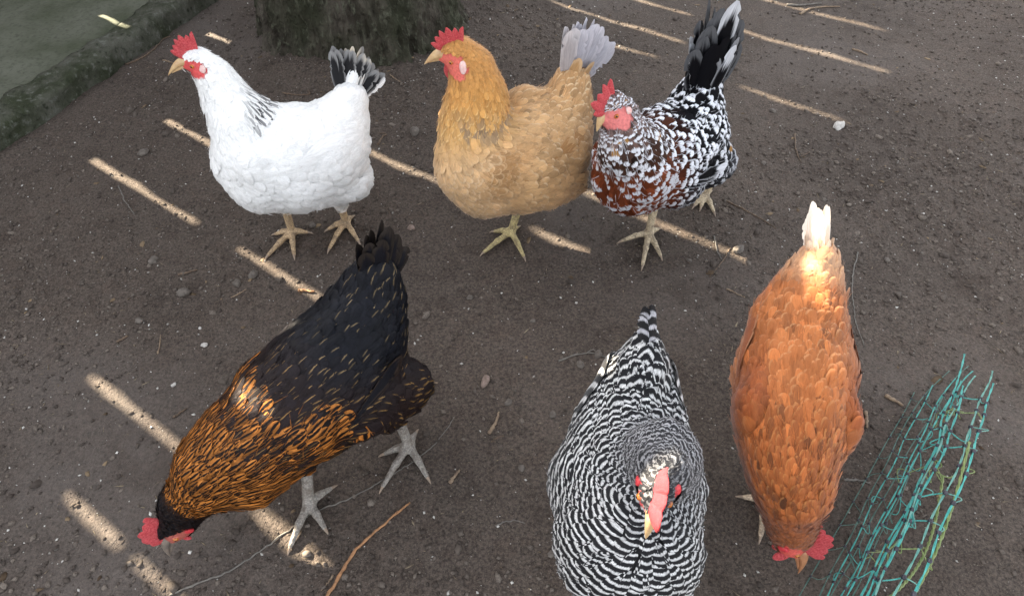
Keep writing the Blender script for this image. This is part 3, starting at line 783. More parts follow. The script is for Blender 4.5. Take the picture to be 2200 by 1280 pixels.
    # -------- wing flight feathers
    for (sh, tp, sd) in wings:
        nw = spec.get('nwing', 7)
        for i in range(nw):
            q = i / (nw - 1); r0 = sh + (tp - sh) * (.22 + .30 * q) - UP * (.020 * (1 - q) - .006) + lat * sd * .01
            e0 = tp + (tp - sh) * (.06 + .10 * q) - UP * (.016 * (1 - q) - .010 * q)
            d_ = nrm(e0 - r0); L = np.linalg.norm(e0 - r0); g_ = fld.grad(r0[None])[0]; sdv = nrm(np.cross(g_, d_))
            fs = spec['flight'](q)
            feather('wing_feather', r0, d_, sdv, L, .021, 0, g_, *fs, ragged=.002, tipw=.75, proj=.0052 + .0010 * i)

    # -------- comb
    cb = spec['comb']; nC, nR = 72, 7; Vc = []
    for side in (-1, 1):
        for i in range(nC):
            t_ = i / (nC - 1); an = R(cb['a0'] + (cb['a1'] - cb['a0']) * t_)
            bp_ = hc + hf * math.cos(an) * hr * cb.get('rf', 1.05) + hu * math.sin(an) * hr * .80
            env = cb['h'] * (math.sin(math.pi * min(1, t_ * cb.get('sk', .80) + .12)) ** .6)
            if t_ > .93: env *= max(0.12, (1 - t_) / .07) ** .5
            ph = (t_ * cb['n']) % 1.0; tri = 1 - abs(ph * 2 - 1); env *= (1 - cb['dep'] + cb['dep'] * tri ** .75) * (1 + .12 * math.sin(int(t_ * cb['n']) * 2.7 + cb['h'] * 900))
            dr_ = hf * math.cos(an + R(cb.get('lean', 0))) * .75 + hu * math.sin(an + R(cb.get('lean', 0))); dr_ = nrm(dr_)
            for j in range(nR):
                v_ = j / (nR - 1)
                th = cb.get('th', .0042) * (1 - v_ ** 1.6) + .0006
                flop = cb.get('flop', 0) * v_ * v_ * cb['h']
                wav = .0012 * math.sin(t_ * 14) * v_
                Vc.append(bp_ + dr_ * (env * v_ - hr * .12 * (1 - v_)) + hl * (side * th + flop + wav))
    Vc = np.array(Vc); idx = np.arange(nC * nR).reshape(nC, nR); Fs = []
    for i in range(nC - 1):
        for j in range(nR - 1):
            a_, b_, c_, d_ = idx[i, j], idx[i + 1, j], idx[i + 1, j + 1], idx[i, j + 1]; M_ = nC * nR
            Fs += [(a_, b_, c_, d_), (d_ + M_, c_ + M_, b_ + M_, a_ + M_)]
        Fs.append((idx[i, nR - 1], idx[i + 1, nR - 1], idx[i + 1, nR - 1] + M_, idx[i, nR - 1] + M_))
    for j in range(nR - 1):
        Fs.append((idx[0, j], idx[0, j + 1], idx[0, j + 1] + M_, idx[0, j] + M_)); Fs.append((idx[-1, j], idx[-1, j] + M_, idx[-1, j + 1] + M_, idx[-1, j + 1]))
    mesh_obj('comb', Vc, Fs, spec.get('comb_m', comb_m), rt, origin=root)
    # -------- beak: upper and lower mandible
    b0_ = hc + hf * hr * .92 - hu * hr * .02; bd = bt - b0_; BL = np.linalg.norm(bd)
    for nm, lenf, off_, rr0, arch in (('upper_beak', 1.0, .10, .44, .16), ('lower_beak', .80, -.20, .26, .05)):
        Vb = []; nT, nA = 14, 16
        for i in range(nT):
            t_ = i / (nT - 1); r_ = hr * rr0 * (1 - t_ ** 1.7) ** .85 + .0005
            c_ = b0_ + bd * lenf * t_ + hu * (hr * off_ * (1 - t_) + BL * arch * math.sin(math.pi * t_ ** .9) * .8)
            for j in range(nA):
                a2 = 2 * math.pi * j / nA; Vb.append(c_ + hl * math.cos(a2) * r_ * .74 + hu * math.sin(a2) * r_ * (1.0 if math.sin(a2) > 0 else .5))
        Fs = [(i * nA + j, i * nA + (j + 1) % nA, (i + 1) * nA + (j + 1) % nA, (i + 1) * nA + j) for i in range(nT - 1) for j in range(nA)]
        Fs.append(tuple((nT - 1) * nA + j for j in range(nA)))
        mesh_obj(nm, np.array(Vb), Fs, spec.get('beak_m', beak_m), rt, origin=root)
    # -------- eyes, lobes, wattles
    def seat(p0, off):
        p0 = p0.copy()
        for _ in range(4):
            p0 = p0 - fld.grad(p0[None], .003)[0] * (fld.sample(p0[None])[0] - off)
        return p0
    for sd in (-1, 1):
        e = seat(hc + hf * hr * .48 + hu * hr * .10 + hl * sd * hr * .85, -.0006); gn = fld.grad(e[None], .003)[0]
        t1 = nrm(hf - gn * (hf @ gn)); t2 = np.cross(gn, t1); er = .0041
        lid = ellipsoid(e - gn * .0008, (t1 * er * 1.45, t2 * er * 1.2, gn * er * .55)); mesh_obj('eyelid', *lid, simple_eyelid, rt, origin=root)
        eo = mesh_obj('eye', *ellipsoid(e, (t1 * er, t2 * er * .95, gn * er)), eye_m, rt, origin=root)
        po = mesh_obj('pupil', *ellipsoid(e + gn * er * .62, (t1 * er * .52, t2 * er * .52, gn * er * .45)), pupil_m, None, origin=root); po.parent = eo; po.location = (0, 0, 0)
        lb = spec.get('lobe', (.30, .36)); lo = seat(hc - hf * hr * .36 - hu * hr * .25 + hl * sd * hr * .9, .0015); gn = fld.grad(lo[None], .003)[0]
        t1 = nrm(hf - gn * (hf @ gn)); t2 = np.cross(gn, t1)
        V_, F_ = ellipsoid(lo, (t1 * hr * lb[0], t2 * hr * lb[1], gn * .0035)); V_ = V_ + gn * (.003 * fbm(V_ * 190, 2))[:, None] + t2 * (.004 * fbm(V_ * 120 + 9, 2))[:, None]; mesh_obj('ear_lobe', V_, F_, spec.get('lobe_m', lobe_m), rt, origin=root)
        wl = spec.get('wattle', .55); wc = hc + hf * hr * .62 - hu * hr * (.62 + wl * .62) + hl * sd * hr * .36
        ax = nrm(-hu + hl * sd * .12 - hf * .1)
        V_, F_ = ellipsoid(wc, (nrm(hf) * hr * wl * .62, ax * hr * wl, hl * .0030)); q = (V_ - wc) @ ax / (hr * wl)
        V_ = V_ + nrm(hf) * ((q - .1) * .12 * hr)[:, None] * 0 + hl * sd * (q ** 2 * .0015)[:, None]
        mesh_obj('wattle', V_, F_, comb_m, rt, origin=root)
    for (p0, d0) in claws:
        n0 = p0 + d0 * .001; cv = [n0 + d0 * .013 * t_ + np.array([0, 0, .0012 * math.sin(math.pi * t_) - .003 * t_]) for t_ in np.linspace(0, 1, 6)]
        V_, F_ = tube(cv, [.0030, .0027, .0022, .0017, .0011, .0003], 8); mesh_obj('claw', V_, F_, claw_m, rt, origin=root)
    if spec.get('post'): spec['post'](rt, fld, hc, hf, hl, hu, hr, root)
    return rt
simple_eyelid = simple_mat('eye_rim', (0.55, 0.16, 0.10), (0.45, 0.08, 0.06), 300, .5, .3, .0005)

# ================================================================== the hens
WH = (.86, .86, .85)
def const(b, e, p): return lambda *a: (b, e, p)

# --- white hen with black flecked neck
w_head = st(.010, .006, .0015, WH, WH); w_neck = st(.026, .010, .0025, WH, (.02, .02, .025), (0, .0, 0), .03)
w_body = st(.026, .018, .0028, WH, WH, jit=.03); w_fl = st(.030, .020, .0045, WH, WH, jit=.03)
def rec_white(P, S, base, edge, pat, rnd, c):
    hn = c['nodes']; a = hn[1][0]; b = hn[3][0]
    q = P - c['hc']; down = c['hc'][2] - P[:, 2]; back = -(q @ c['fwd'])
    d = np.linalg.norm(P - hn[2][0], axis=1)
    mk = np.clip((back - .045) / .02, 0, 1) * np.clip((S - .05) / .02, 0, 1) * np.clip((.158 - S) / .02, 0, 1) * np.clip((P[:, 2] - hn[3][0][2] - .012) / .02, 0, 1)
    pat[:, 1] = np.maximum(pat[:, 1], mk * (rnd > .15) * 1.0)
    return base, edge, pat
def white_tail(q, sd):
    return ((.004, .004, .006), (.8, .8, .8), (.26, .0, .0)) if q > -.85 else ((.8, .8, .8), (.05, .05, .06), (0, .3, 0))
hen(dict(label='white hen with black flecked neck and black tail, facing left beside the tree trunk', rs=0.97,
    spine=[(428, 133, .405, 27, w_head), (462, 168, .375, 31, w_head), (488, 212, .335, 43, w_neck), (527, 268, .295, 62, w_neck), (560, 335, .230, 92, w_body),
           (630, 338, .215, 105, w_body), (695, 320, .220, 92, w_body), (732, 262, .262, 50, w_body), (750, 215, .300, 31, w_body)],
    extra=[(725, 375, .165, 50, w_fl, .012), (590, 385, .19, 66, w_body, 0)], fi=4, bi=6,
    wing_idx=(4, 7), wing_style=w_body, wing_style2=w_body, thigh_style=w_fl, hipn=5,
    legs=[dict(foot=(630, 505), toes=[(578, 551), (633, 550), (594, 506), (661, 503)], side=1, sh=.082, back=-.005, hf=-.01),
          dict(foot=(745, 484), toes=[(709, 537), (770, 520), (707, 496), (757, 470)], side=-1, sh=.082, back=-.0, lo=.02, hf=-.06)],
    leg_col=(.52, .37, .22), beak_tip=(361, 163, .385), recolor=rec_white, fmat=fm_plain, barbs=.7, dens=.46,
    tail=dict(base=(748, 200, .305), tip=(783, 106, .38), n=10, fan=31, lk=.10, splay=10, w=.022, rag=.01, style=white_tail, cstyle=lambda i: (WH, (.03, .03, .03), (0, .8 * (i % 3 == 0), 0)), cov=24, cspread=.10, clen=(.40, .80)),
    flight=lambda q: (WH, (.6, .6, .62), (.15, 0, 0)),
    comb=dict(a0=24, a1=104, h=.036, n=6, dep=.22, rf=1.02, lean=2, sk=.52), wattle=.42, lobe=(.26, .32), lobe_m=lobe_m))

# --- buff hen with grey tail
bg1 = (.50, .24, .065); bg2 = (.62, .38, .17)
b_head = st(.010, .006, .0015, (.52, .25, .07), (.60, .34, .12), (.3, 0, 0), .1)
b_neck = st(.026, .0085, .0025, (.58, .29, .075), (.74, .48, .19), (-.7, 0, 0), .12)
b_neck2 = st(.026, .011, .0025, (.56, .32, .11), (.72, .49, .23), (-.7, 0, 0), .12)
b_body = st(.026, .015, .0028, (.54, .33, .155), (.72, .54, .34), (-.7, 0, 0), .14); b_br = st(.024, .015, .003, (.58, .37, .19), (.70, .52, .34), (.5, 0, 0), .09)  # b_br: breast lightened in colour for the sun falling on it
b_back = st(.032, .012, .0028, (.48, .28, .125), (.70, .52, .31), (-.85, 0, 0), .16); b_fl = st(.028, .019, .0045, (.50, .30, .15), (.62, .45, .30), (.6, 0, 0), .08)
def rec_buff(P, S, base, edge, pat, rnd, c):
    n3 = c['nodes'][3][0]; n2 = c['nodes'][2][0]
    d = (S - .135) / .028
    mk = np.exp(-d * d) * (rnd > .35) * ((-(P - n3) @ c['fwd']) > -.045)
    base = base * (1 - .62 * mk[:, None]) + np.array([.16, .14, .12]) * .62 * mk[:, None]
    # darker wing bow
    return base, edge, pat
hen(dict(label='golden buff hen with pale grey tail, standing in the middle of the back row', fi=4, bi=7, rs=0.95,
    spine=[(985, 117, .425, 34, b_head), (1015, 152, .395, 41, b_head), (1025, 200, .355, 54, b_neck), (1022, 262, .305, 70, b_neck2), (1030, 350, .235, 92, b_br),
           (1110, 345, .215, 112, b_body), (1180, 315, .225, 88, b_body), (1212, 235, .275, 55, b_back), (1228, 180, .315, 38, b_back)],
    extra=[(1190, 375, .175, 52, b_fl, .012), (1060, 395, .185, 64, b_br, 0), (1150, 245, .27, 62, b_back, 0)],
    wing_idx=(4, 7), wing_style=st(.024, .014, .0025, (.42, .21, .07), (.60, .38, .18), (.8, 0, 0), .12), wing_style2=st(.026, .014, .0025, (.34, .155, .05), (.55, .33, .15), (.7, 0, 0), .12), wtz=-.035,
    thigh_style=b_fl, hipn=5,
    legs=[dict(foot=(1098, 505), toes=[(1040, 545), (1125, 554), (1063, 501), (1112, 492)], side=1, sh=.082, back=-.028, hf=-.02, lo=.0),
          dict(foot=(1150, 430), toes=[(1115, 440), (1160, 450), (1140, 415), (1175, 420)], side=-1, sh=.082, back=-.02, hf=-.03)],
    leg_col=(.50, .41, .20), beak_tip=(911, 139, .405), recolor=rec_buff, fmat=fm_plain, barbs=1.0, fs=1.12, clump=.005,
    tail=dict(base=(1228, 165, .325), tip=(1285, 46, .43), n=11, fan=29, lk=.08, splay=9, w=.033, curve=-.03, style=lambda q, sd: ((.40, .39, .44), (.58, .56, .60), (.5, 0, .2)) if q < .75 else ((.42, .39, .40), (.6, .57, .58), (.5, 0, 0)),
              cstyle=lambda i: ((.45, .27, .12), (.6, .42, .25), (.7, 0, 0)), cov=16),
    flight=lambda q: ((.42, .22, .085), (.58, .38, .2), (.6, 0, 0)),
    comb=dict(a0=20, a1=108, h=.036, n=6, dep=.34, rf=1.02, lean=2, sk=.62), wattle=.62, lobe=(.24, .42), lobe_m=lobe_m, face_col=(.62, .13, .10)))

# --- speckled hen
BK = (.0035, .0035, .005); SW = (.74, .76, .82); MH = (.13, .032, .012)
s_head = st(.009, .006, .0015, (.16, .11, .10), SW, (0, 0, .9), .3); s_neck = st(.026, .013, .0025, (.045, .02, .012), SW, (.0, .0, 1.0), .3)
s_br = st(.022, .0135, .0028, MH, SW, (0, 0, .95), .2); s_back = st(.024, .015, .0028, BK, SW, (0, 0, 1.0), .3)
s_fl = st(.026, .018, .0045, (.03, .03, .035), (.45, .46, .5), (.25, 0, .8), .3); s_tb = st(.028, .018, .003, BK, SW, (0, 0, .9), .2)
def rec_speck(P, S, base, edge, pat, rnd, c):
    f = (P - c['nodes'][4][0]) @ c['fwd']; topn = c['N'][:, 2]
    r2 = (rnd * 7.31) % 1; r3 = (rnd * 13.7) % 1
    lowf = np.clip((.03 - (P[:, 2] - .29)) / .03, 0, 1) * np.clip((f + .05) / .05, 0, 1) * np.clip((.8 - topn) / .3, 0, 1)
    mah = np.array(MH) * (0.7 + .8 * r2[:, None]); base = base * (1 - lowf[:, None]) + mah * lowf[:, None]
    gold = (r3 > .95) & (topn > .2) & (S < .3); base[gold] = (.30, .16, .05)
    # which feathers carry a white spangle and how large
    big = np.where(lowf > .5, r2 * .9, .35 + r2)
    pat[:, 2] *= (big > .34 - 1.1 * fbm(P * 30, 2)); pat[:, 0] += (1 - lowf) * (r2 > .72) * .6 * (S < .33)
    edge = edge * (1 - lowf[:, None] * .22)
    return base, edge, pat
def sp_tail(q, sd):
    r = random.random()
    return ((.0035, .0035, .005), (.78, .8, .85), (.10 + .50 * (r > .62), 0, .75 * (r > .86)))
hen(dict(label='speckled black, white and mahogany hen with tall upright tail, beside the buff hen', fi=4, bi=6, rs=0.96,
    spine=[(1315, 232, .398, 31, s_head), (1332, 262, .370, 36, s_head), (1345, 310, .330, 48, s_neck), (1360, 335, .290, 66, s_neck), (1360, 370, .235, 84, s_br),
           (1420, 335, .235, 98, s_back), (1475, 300, .245, 84, s_back), (1490, 245, .285, 56, s_tb), (1502, 200, .320, 42, s_tb)],
    extra=[(1512, 335, .20, 46, s_fl, .02), (1380, 385, .20, 58, s_br, 0)],
    wing_idx=(4, 6), nwing=5, wtz=-.03, wing_style=s_back, wing_style2=s_back, thigh_style=s_fl, hipn=5,
    legs=[dict(foot=(1392, 508), toes=[(1336, 521), (1380, 572), (1418, 552), (1412, 496)], side=1, sh=.082, back=-.012, hf=.0, lo=-.01),
          dict(foot=(1512, 425), toes=[(1492, 444), (1532, 458), (1505, 448), (1525, 415)], side=-1, sh=.082, back=-.02, hf=-.07, lo=.01)],
    leg_col=(.54, .44, .30), beak_tip=(1282, 283, .368), recolor=rec_speck, fmat=fm_spangle, barbs=.8, dens=.48,
    tail=dict(base=(1502, 200, .325), tip=(1562, -14, .50), n=10, fan=26, lk=.40, splay=11, w=.044, curve=-.03, style=sp_tail, cstyle=lambda i: (BK, SW, (.3 * (i % 3 == 0), 0, .7 * (i % 4 == 0))), cov=34, rag=.008, cspread=.26, clen=(.35, .82)),
    flight=lambda q: (BK, SW, (.4, 0, .9)),
    comb=dict(a0=20, a1=112, h=.040, n=5, dep=.34, rf=1.02, lean=2, sk=.62, th=.005), wattle=.62, lobe=(.24, .34), lobe_m=lobe_m, face_col=(.60, .17, .16)))

# --- black and gold hen, pecking
DK = (.0045, .005, .0075); GD = (.46, .235, .07)
k_head = st(.011, .0065, .0015, DK, (.12, .05, .015), (.1, 0, 0), .2); k_neck = st(.036, .0085, .0025, (.40, .145, .030), (.008, .006, .006), (0, 1.0, 0), .3)
k_sh = st(.032, .013, .0028, (.010, .008, .007), (.44, .24, .08), (-.85, 0, 0), .3); k_back = st(.026, .015, .0028, DK, (.30, .20, .09), (-.1, 0, 0), .2)
k_fl = st(.030, .018, .0045, (.016, .010, .008), (.17, .085, .04), (.35, 0, 0), .3); k_side = st(.034, .010, .003, (.30, .13, .04), (.03, .018, .012), (0, .8, 0), .3)
def rec_black(P, S, base, edge, pat, rnd, c):
    # gold lacing of the neck turns into thin pale shafts and then plain blue black towards the tail
    r2 = (rnd * 7.3) % 1; r3 = (rnd * 5.7) % 1; body = S > .055
    low = np.clip((c['nodes'][4][0][2] + .01 - P[:, 2]) / .05, 0, 1)
    hack = body & (r2 > np.clip((S - .172 - .03 * low) / .075, 0, 1)) & (((c['nodes'][5][0] - P) @ c['fwd']) < -.01); rest = body & ~hack
    base = np.where(hack[:, None], np.array([.42, .155, .032]) * (.45 + .9 * r3)[:, None], base); edge = np.where(hack[:, None], np.array([.007, .005, .005]), edge)
    pat[hack] = (0, 1, 0); far = np.clip((S - .22) / .12, 0, 1)
    base = np.where(rest[:, None], np.array(DK) * (1 + .8 * r3)[:, None] + np.array([.014, .006, .002]) * (1 - far)[:, None], base)
    gold = np.array([.42, .235, .075])[None] * (1 - far)[:, None] + np.array([.30, .22, .12])[None] * far[:, None]
    edge = np.where(rest[:, None], gold * (.25 + .60 * r3)[:, None], edge)
    pat[rest] = 0; pat[:, 0] = np.where(rest & (rnd > .35 + .38 * far), -.85, pat[:, 0])
    return base, edge, pat
hen(dict(label='black and gold hen with its head down pecking at the lower left', fs=1.12, fi=2, bi=6, rs=0.89,
    spine=[(384, 1126, .080, 35, k_head), (405, 1072, .118, 48, k_head), (470, 1000, .175, 78, k_neck), (545, 945, .20, 112, k_neck), (625, 880, .21, 130, k_sh),
           (710, 800, .225, 136, k_back), (768, 715, .255, 106, k_back), (795, 640, .295, 70, k_back), (808, 590, .33, 47, k_back)],
    extra=[(818, 812, .165, 72, k_fl, .03), (560, 985, .155, 88, k_side, 0)],
    wing_idx=(4, 6), nwing=5, wtz=-.02, wing_style=k_sh, wing_style2=k_back, thigh_style=k_fl, hipn=5, wz=.012,
    legs=[dict(foot=(668, 1085), toes=[(626, 1175), (699, 1136), (712, 1052), (655, 1055)], side=1, sh=.085, back=-.03, hf=.0, lo=-.02),
          dict(foot=(880, 962), toes=[(824, 1046), (918, 1026), (828, 977), (893, 935)], side=1, sh=.085, back=-.005, hf=-.02, lo=-.03)],
    head_lat=(.66, -.35, .66), leg_col=(.30, .275, .245), beak_tip=(367, 1196, .030), recolor=rec_black, fmat=fm_dark, barbs=.8, hu_flip=False,
    tail=dict(base=(808, 600, .325), tip=(836, 476, .405), n=8, fan=21, lk=.35, splay=9, w=.026, curve=-.04, clen=(.35, .6), style=lambda q, sd: ((.006, .006, .009), (.05, .035, .02), (.3, 0, 0)), cstyle=lambda i: ((.008, .007, .008), (.08, .05, .025), (.3, 0, 0)), cov=20),
    flight=lambda q: ((.006, .006, .009), (.08, .05, .03), (.3, 0, 0)),
    comb=dict(a0=12, a1=104, h=.032, n=5, dep=.12, rf=1.0, lean=2, sk=.6), wattle=.25, face_col=(.36, .09, .07), lobe=(.22, .28), lobe_m=redlobe_m, beak_m=beakd_m))

# --- barred hen facing the camera
BB = (.009, .009, .011); BW = (.66, .66, .66)
r_head = st(.010, .006, .0015, (.022, .022, .026), (.20, .20, .21), (0, 0, 0), .2); r_hood = st(.020, .009, .002, (.02, .02, .024), (.42, .42, .44), (0, 0, 0), .2)
r_neck = st(.028, .012, .0028, BB, (.60, .61, .63), (0, 0, 0), .1); r_body = st(.028, .018, .003, BB, BW, (0, 0, 0), .1); r_fl = st(.034, .02, .006, (.10, .10, .10), (.42, .41, .40), (0, 0, 0), .1)
hen(dict(label='black and white barred hen facing the camera with its head raised', fi=5, bi=7, rs=0.88, bars=True, fs=1.2, comb_m=comb_d,
    spine=[(1408, 1055, .385, 42, r_head), (1420, 1020, .360, 48, r_hood), (1425, 985, .320, 66, r_hood), (1405, 1010, .265, 92, r_neck), (1349, 1160, .215, 158, r_body),
           (1345, 1040, .200, 160, r_body), (1350, 930, .215, 118, r_body), (1375, 800, .275, 58, r_body), (1390, 728, .318, 19, r_body)],
    extra=[(1270, 985, .17, 62, r_fl, 0)], wing_idx=(5, 7), wing_style=r_body, wing_style2=r_body, thigh_style=r_fl, hipn=5, fat=1.0,
    legs=[dict(foot=(1310, 1000), toes=[(1290, 1050), (1330, 1055), (1280, 1010), (1315, 975)], side=-1, sh=.085, back=-.02),
          dict(foot=(1400, 1000), toes=[(1380, 1050), (1420, 1055), (1430, 1010), (1395, 975)], side=1, sh=.085, back=-.02)],
    leg_col=(.50, .42, .25), beak_tip=(1387, 1157, .352), fmat=fm_bars, tmat=fm_barsw, barbs=.6, smap=lambda s: s, sjit=.0030,
    tail=dict(base=(1392, 728, .32), tip=(1394, 643, .385), n=2, fan=4, splay=1, w=.015, tent=1.2, curve=-.03, style=lambda q, sd: (BB, (.55, .55, .6), (0, 0, 0)), cstyle=lambda i: (BB, (.6, .58, .52), (0, 0, 0)), cov=7),
    flight=lambda q: (BB, BW, (0, 0, 0)), nwing=6,
    comb=dict(a0=8, a1=142, h=.034, n=5, dep=.14, rf=1.0, lean=0, sk=.78, th=.0055, flop=.10), wattle=.5, lobe=(.3, .36), lobe_m=redlobe_m))

# --- brown hen, head down at the right
N1 = (.42, .135, .036); N2 = (.60, .29, .12)
n_head = st(.011, .0065, .0015, (.27, .075, .02), (.40, .15, .05), (.3, 0, 0), .15); n_neck = st(.034, .0090, .0028, (.33, .095, .022), (.50, .21, .065), (-.5, 0, 0), .25)
n_body = st(.034, .015, .003, N1, N2, (-.4, 0, 0), .2); n_back = st(.030, .014, .003, (.42, .140, .040), (.60, .31, .14), (-.5, 0, 0), .2); n_rump = st(.028, .015, .0035, (.36, .12, .038), (.60, .34, .17), (.8, 0, 0), .2)
n_fl = st(.030, .02, .006, (.50, .24, .10), (.66, .42, .24), (.5, 0, 0), .2); n_wing = st(.030, .018, .003, (.24, .055, .013), (.36, .12, .035), (.4, 0, 0), .12)
def rec_brown(P, S, base, edge, pat, rnd, c):
    r2 = (rnd * 7.3) % 1; pale = (r2 > 2) & (S > .05); base[pale] = base[pale] * .4 + np.array([.72, .50, .33]) * .6
    g = np.clip((S - .36) / .05, 0, 1)[:, None]; base = base * (1 - g * .5) + np.array([.72, .48, .30]) * g * .5
    return base, edge, pat
hen(dict(label='rust brown hen with cream tail and its head down, beside the green netting', hipw=.028, thr=.042, fi=2, bi=6, rs=0.87, fs=1.0,
    spine=[(1698, 1158, .085, 36, n_head), (1698, 1112, .118, 48, n_head), (1698, 1055, .160, 68, n_neck), (1695, 985, .195, 96, n_neck), (1698, 905, .20, 122, n_body),
           (1706, 805, .215, 127, n_back), (1714, 705, .245, 102, n_back), (1738, 620, .285, 68, n_rump), (1757, 560, .325, 40, n_rump)],
    extra=[(1716, 690, .18, 60, n_fl, .022)], wing_idx=(4, 6), wing_style=n_wing, wing_style2=n_wing, thigh_style=n_fl, hipn=5,
    legs=[dict(foot=(1640, 1080), toes=[(1632, 1152), (1662, 1130), (1596, 1070), (1650, 1060)], side=-1, sh=.08, back=-.05, hf=.02),
          dict(foot=(1735, 940), toes=[(1728, 1000), (1765, 980), (1705, 970), (1738, 915)], side=1, sh=.085, back=-.02)],
    leg_col=(.60, .47, .34), beak_tip=(1714, 1232, .035), recolor=rec_brown, fmat=fm_plain, barbs=1.0,
    tail=dict(base=(1757, 548, .335), tip=(1764, 434, .385), n=8, fan=9, splay=7, tent=1.0, w=.017, curve=-.05, rag=.012, style=lambda q, sd: ((.80, .64, .50), (.86, .80, .74), (.6, 0, .6)), cstyle=lambda i: ((.70, .46, .28), (.82, .68, .54), (.6, 0, .5)), cov=16),
    flight=lambda q: ((.26, .07, .018), (.55, .32, .18), (.45, 0, 0)), wz=.02, wtz=.0, wtl=-.010,
    head_lat=(-.42, -.2, .88), comb=dict(a0=22, a1=112, h=.036, n=6, dep=.14, rf=1.0, lean=0, sk=.7, th=.0045, flop=.1), wattle=.5, lobe=(.28, .3), lobe_m=redlobe_m, beak_m=beakb_m, face_col=(.60, .10, .08)))

# ================================================================== green netting, lower right
def rope_mat(name, c, c2, rough=.45):
    m = NT(name, rough, .5); m.color(m.mix(m.mr(m.noise(m.pos(), 90, 3), .35, .65), c, c2))
    return m.m
rope_p = rope_mat('pale_dusty_twine', (.08, .26, .22), (.16, .36, .31)); rope_t = rope_mat('turquoise_twine', (.022, .25, .225), (.07, .38, .34)); rope_g = rope_mat('faded_green_twine', (.045, .11, .09), (.07, .16, .13)); rope_y = rope_mat('yellow_green_twine', (.13, .19, .055), (.20, .24, .09)); knot_m = rope_mat('dark_plastic_knot', (.018, .018, .028), (.04, .04, .055), .35)
N0 = at(1715, 1280, 0); ND = nrm(at(1950, 850, 0) - N0); NL = np.array([ND[1], -ND[0], 0])
net = empty('netting', N0); tag(net, 'green and turquoise string poultry netting sagging along the ground', 'netting')
def twisted(pts, r, turns, name, mat):
    """two plies laid round each other"""
    pts = np.asarray(pts); T = np.gradient(pts, axis=0); T /= np.linalg.norm(T, axis=1)[:, None]
    u = np.cross(T, [0, 0, 1.0]); u /= np.linalg.norm(u, axis=1)[:, None] + 1e-9; v = np.cross(T, u)
    a = np.linspace(0, turns * 2 * math.pi, len(pts))[:, None]; parts = []
    for ph in (0, math.pi):
        parts.append(tube(pts + (np.cos(a + ph) * u + np.sin(a + ph) * v) * r * .55, r * .62, 5))
    V_, F_ = join(parts); return mesh_obj(name, V_, F_, mat, net, origin=N0)
rows_ = [(.006, 0.0, .0010, rope_g), (.014, .017, .0011, rope_g), (.030, .027, .0012, rope_t), (.036, .034, .0011, rope_g), (.050, .038, .0013, rope_t), (.066, .046, .0011, rope_g), (.075, .042, .0014, rope_t), (.088, .050, .0016, rope_t), (.100, .047, .0019, rope_t), (.118, .055, .0016, rope_p), (.128, .060, .0019, rope_t), (.136, .076, .0017, rope_p), (.142, .086, .0018, rope_t)]
SL = np.linspace(-.16, .62, 95); KS = np.arange(-.12, .46, .052)
def strand_pt(i, s_):
    z, off, r, m_ = rows_[i]; s_ = np.atleast_1d(s_); c_ = np.clip((s_ - .30) / .35, 0, 1.3); off = off + c_ ** 2.2 * (.02 + .03 * math.sin(i * 2.3)) + .005 * c_ * np.sin(s_ * 21 + i * 2)
    base_ = N0[None] + ND * s_[:, None] + NL * (off + .004 * np.sin(s_ * 5.1 + i * 1.7))[:, None]
    sag = .006 * np.cos(s_ * 2 * math.pi / .156 + i * .8) * (i > 0) + .012 * np.sin(s_ * 3 + i)*(i > 1)
    base_[:, 2] = np.maximum(ground_h(base_[:, 0], base_[:, 1]) + .003, z * np.clip(1 - .95 * c_, 0, 1) + sag * np.clip(1 - c_, 0, 1))
    return base_
for i, (z, off, r, m_) in enumerate(rows_):
    twisted(strand_pt(i, np.linspace(-.18, .47 + .15 * ((i * .618) % 1), 92)), r * .8, 80, 'strand', m_)
for i in range(len(rows_)):
    for j, s_ in enumerate(KS):
        p0 = strand_pt(i, s_ + .02 * (i % 2))[0]; T_ = ND
        kr = .0019 + .00013 * i
        V_, F_ = ellipsoid(p0, (T_ * kr * 1.35, NL * kr, np.array([0, 0, kr * 1.1])), 8, 6); V_ = V_ + rng.normal(0, .0003, V_.shape); mesh_obj('knot', V_, F_, knot_m, net, origin=N0)
        if i < len(rows_) - 1:
            p1 = strand_pt(i + 1, s_ + .02 * ((i + 1) % 2))[0]; bow = rng.normal(0, .009) + .006; sg_ = rng.choice([-1, 1])
            P = [p0 + (p1 - p0) * t_ + (ND * sg_ * bow * .9 + NL * bow) * math.sin(math.pi * t_) + np.array([0, 0, -.004 * math.sin(math.pi * t_)]) for t_ in np.linspace(0, 1, 17)]
            mm = rope_y if (i >= 4 and j % 3 == 1) else (m_ if False else rows_[i][3])
            twisted(P, rows_[i][2] * .55, 5, 'tie', mm)
for s0_, s1_, za, zb in ((-.10, .30, .08, .15), (.02, .26, .05, .10)):
    P = [N0 + ND * (s0_ + (s1_ - s0_) * t_) + NL * (.075 + .03 * math.sin(math.pi * t_)) + np.array([0, 0, za + (zb - za) * t_ - .02 * math.sin(math.pi * t_)]) for t_ in np.linspace(0, 1, 60)]
    twisted(P, .0021, 45, 'loose_strand', rope_y)

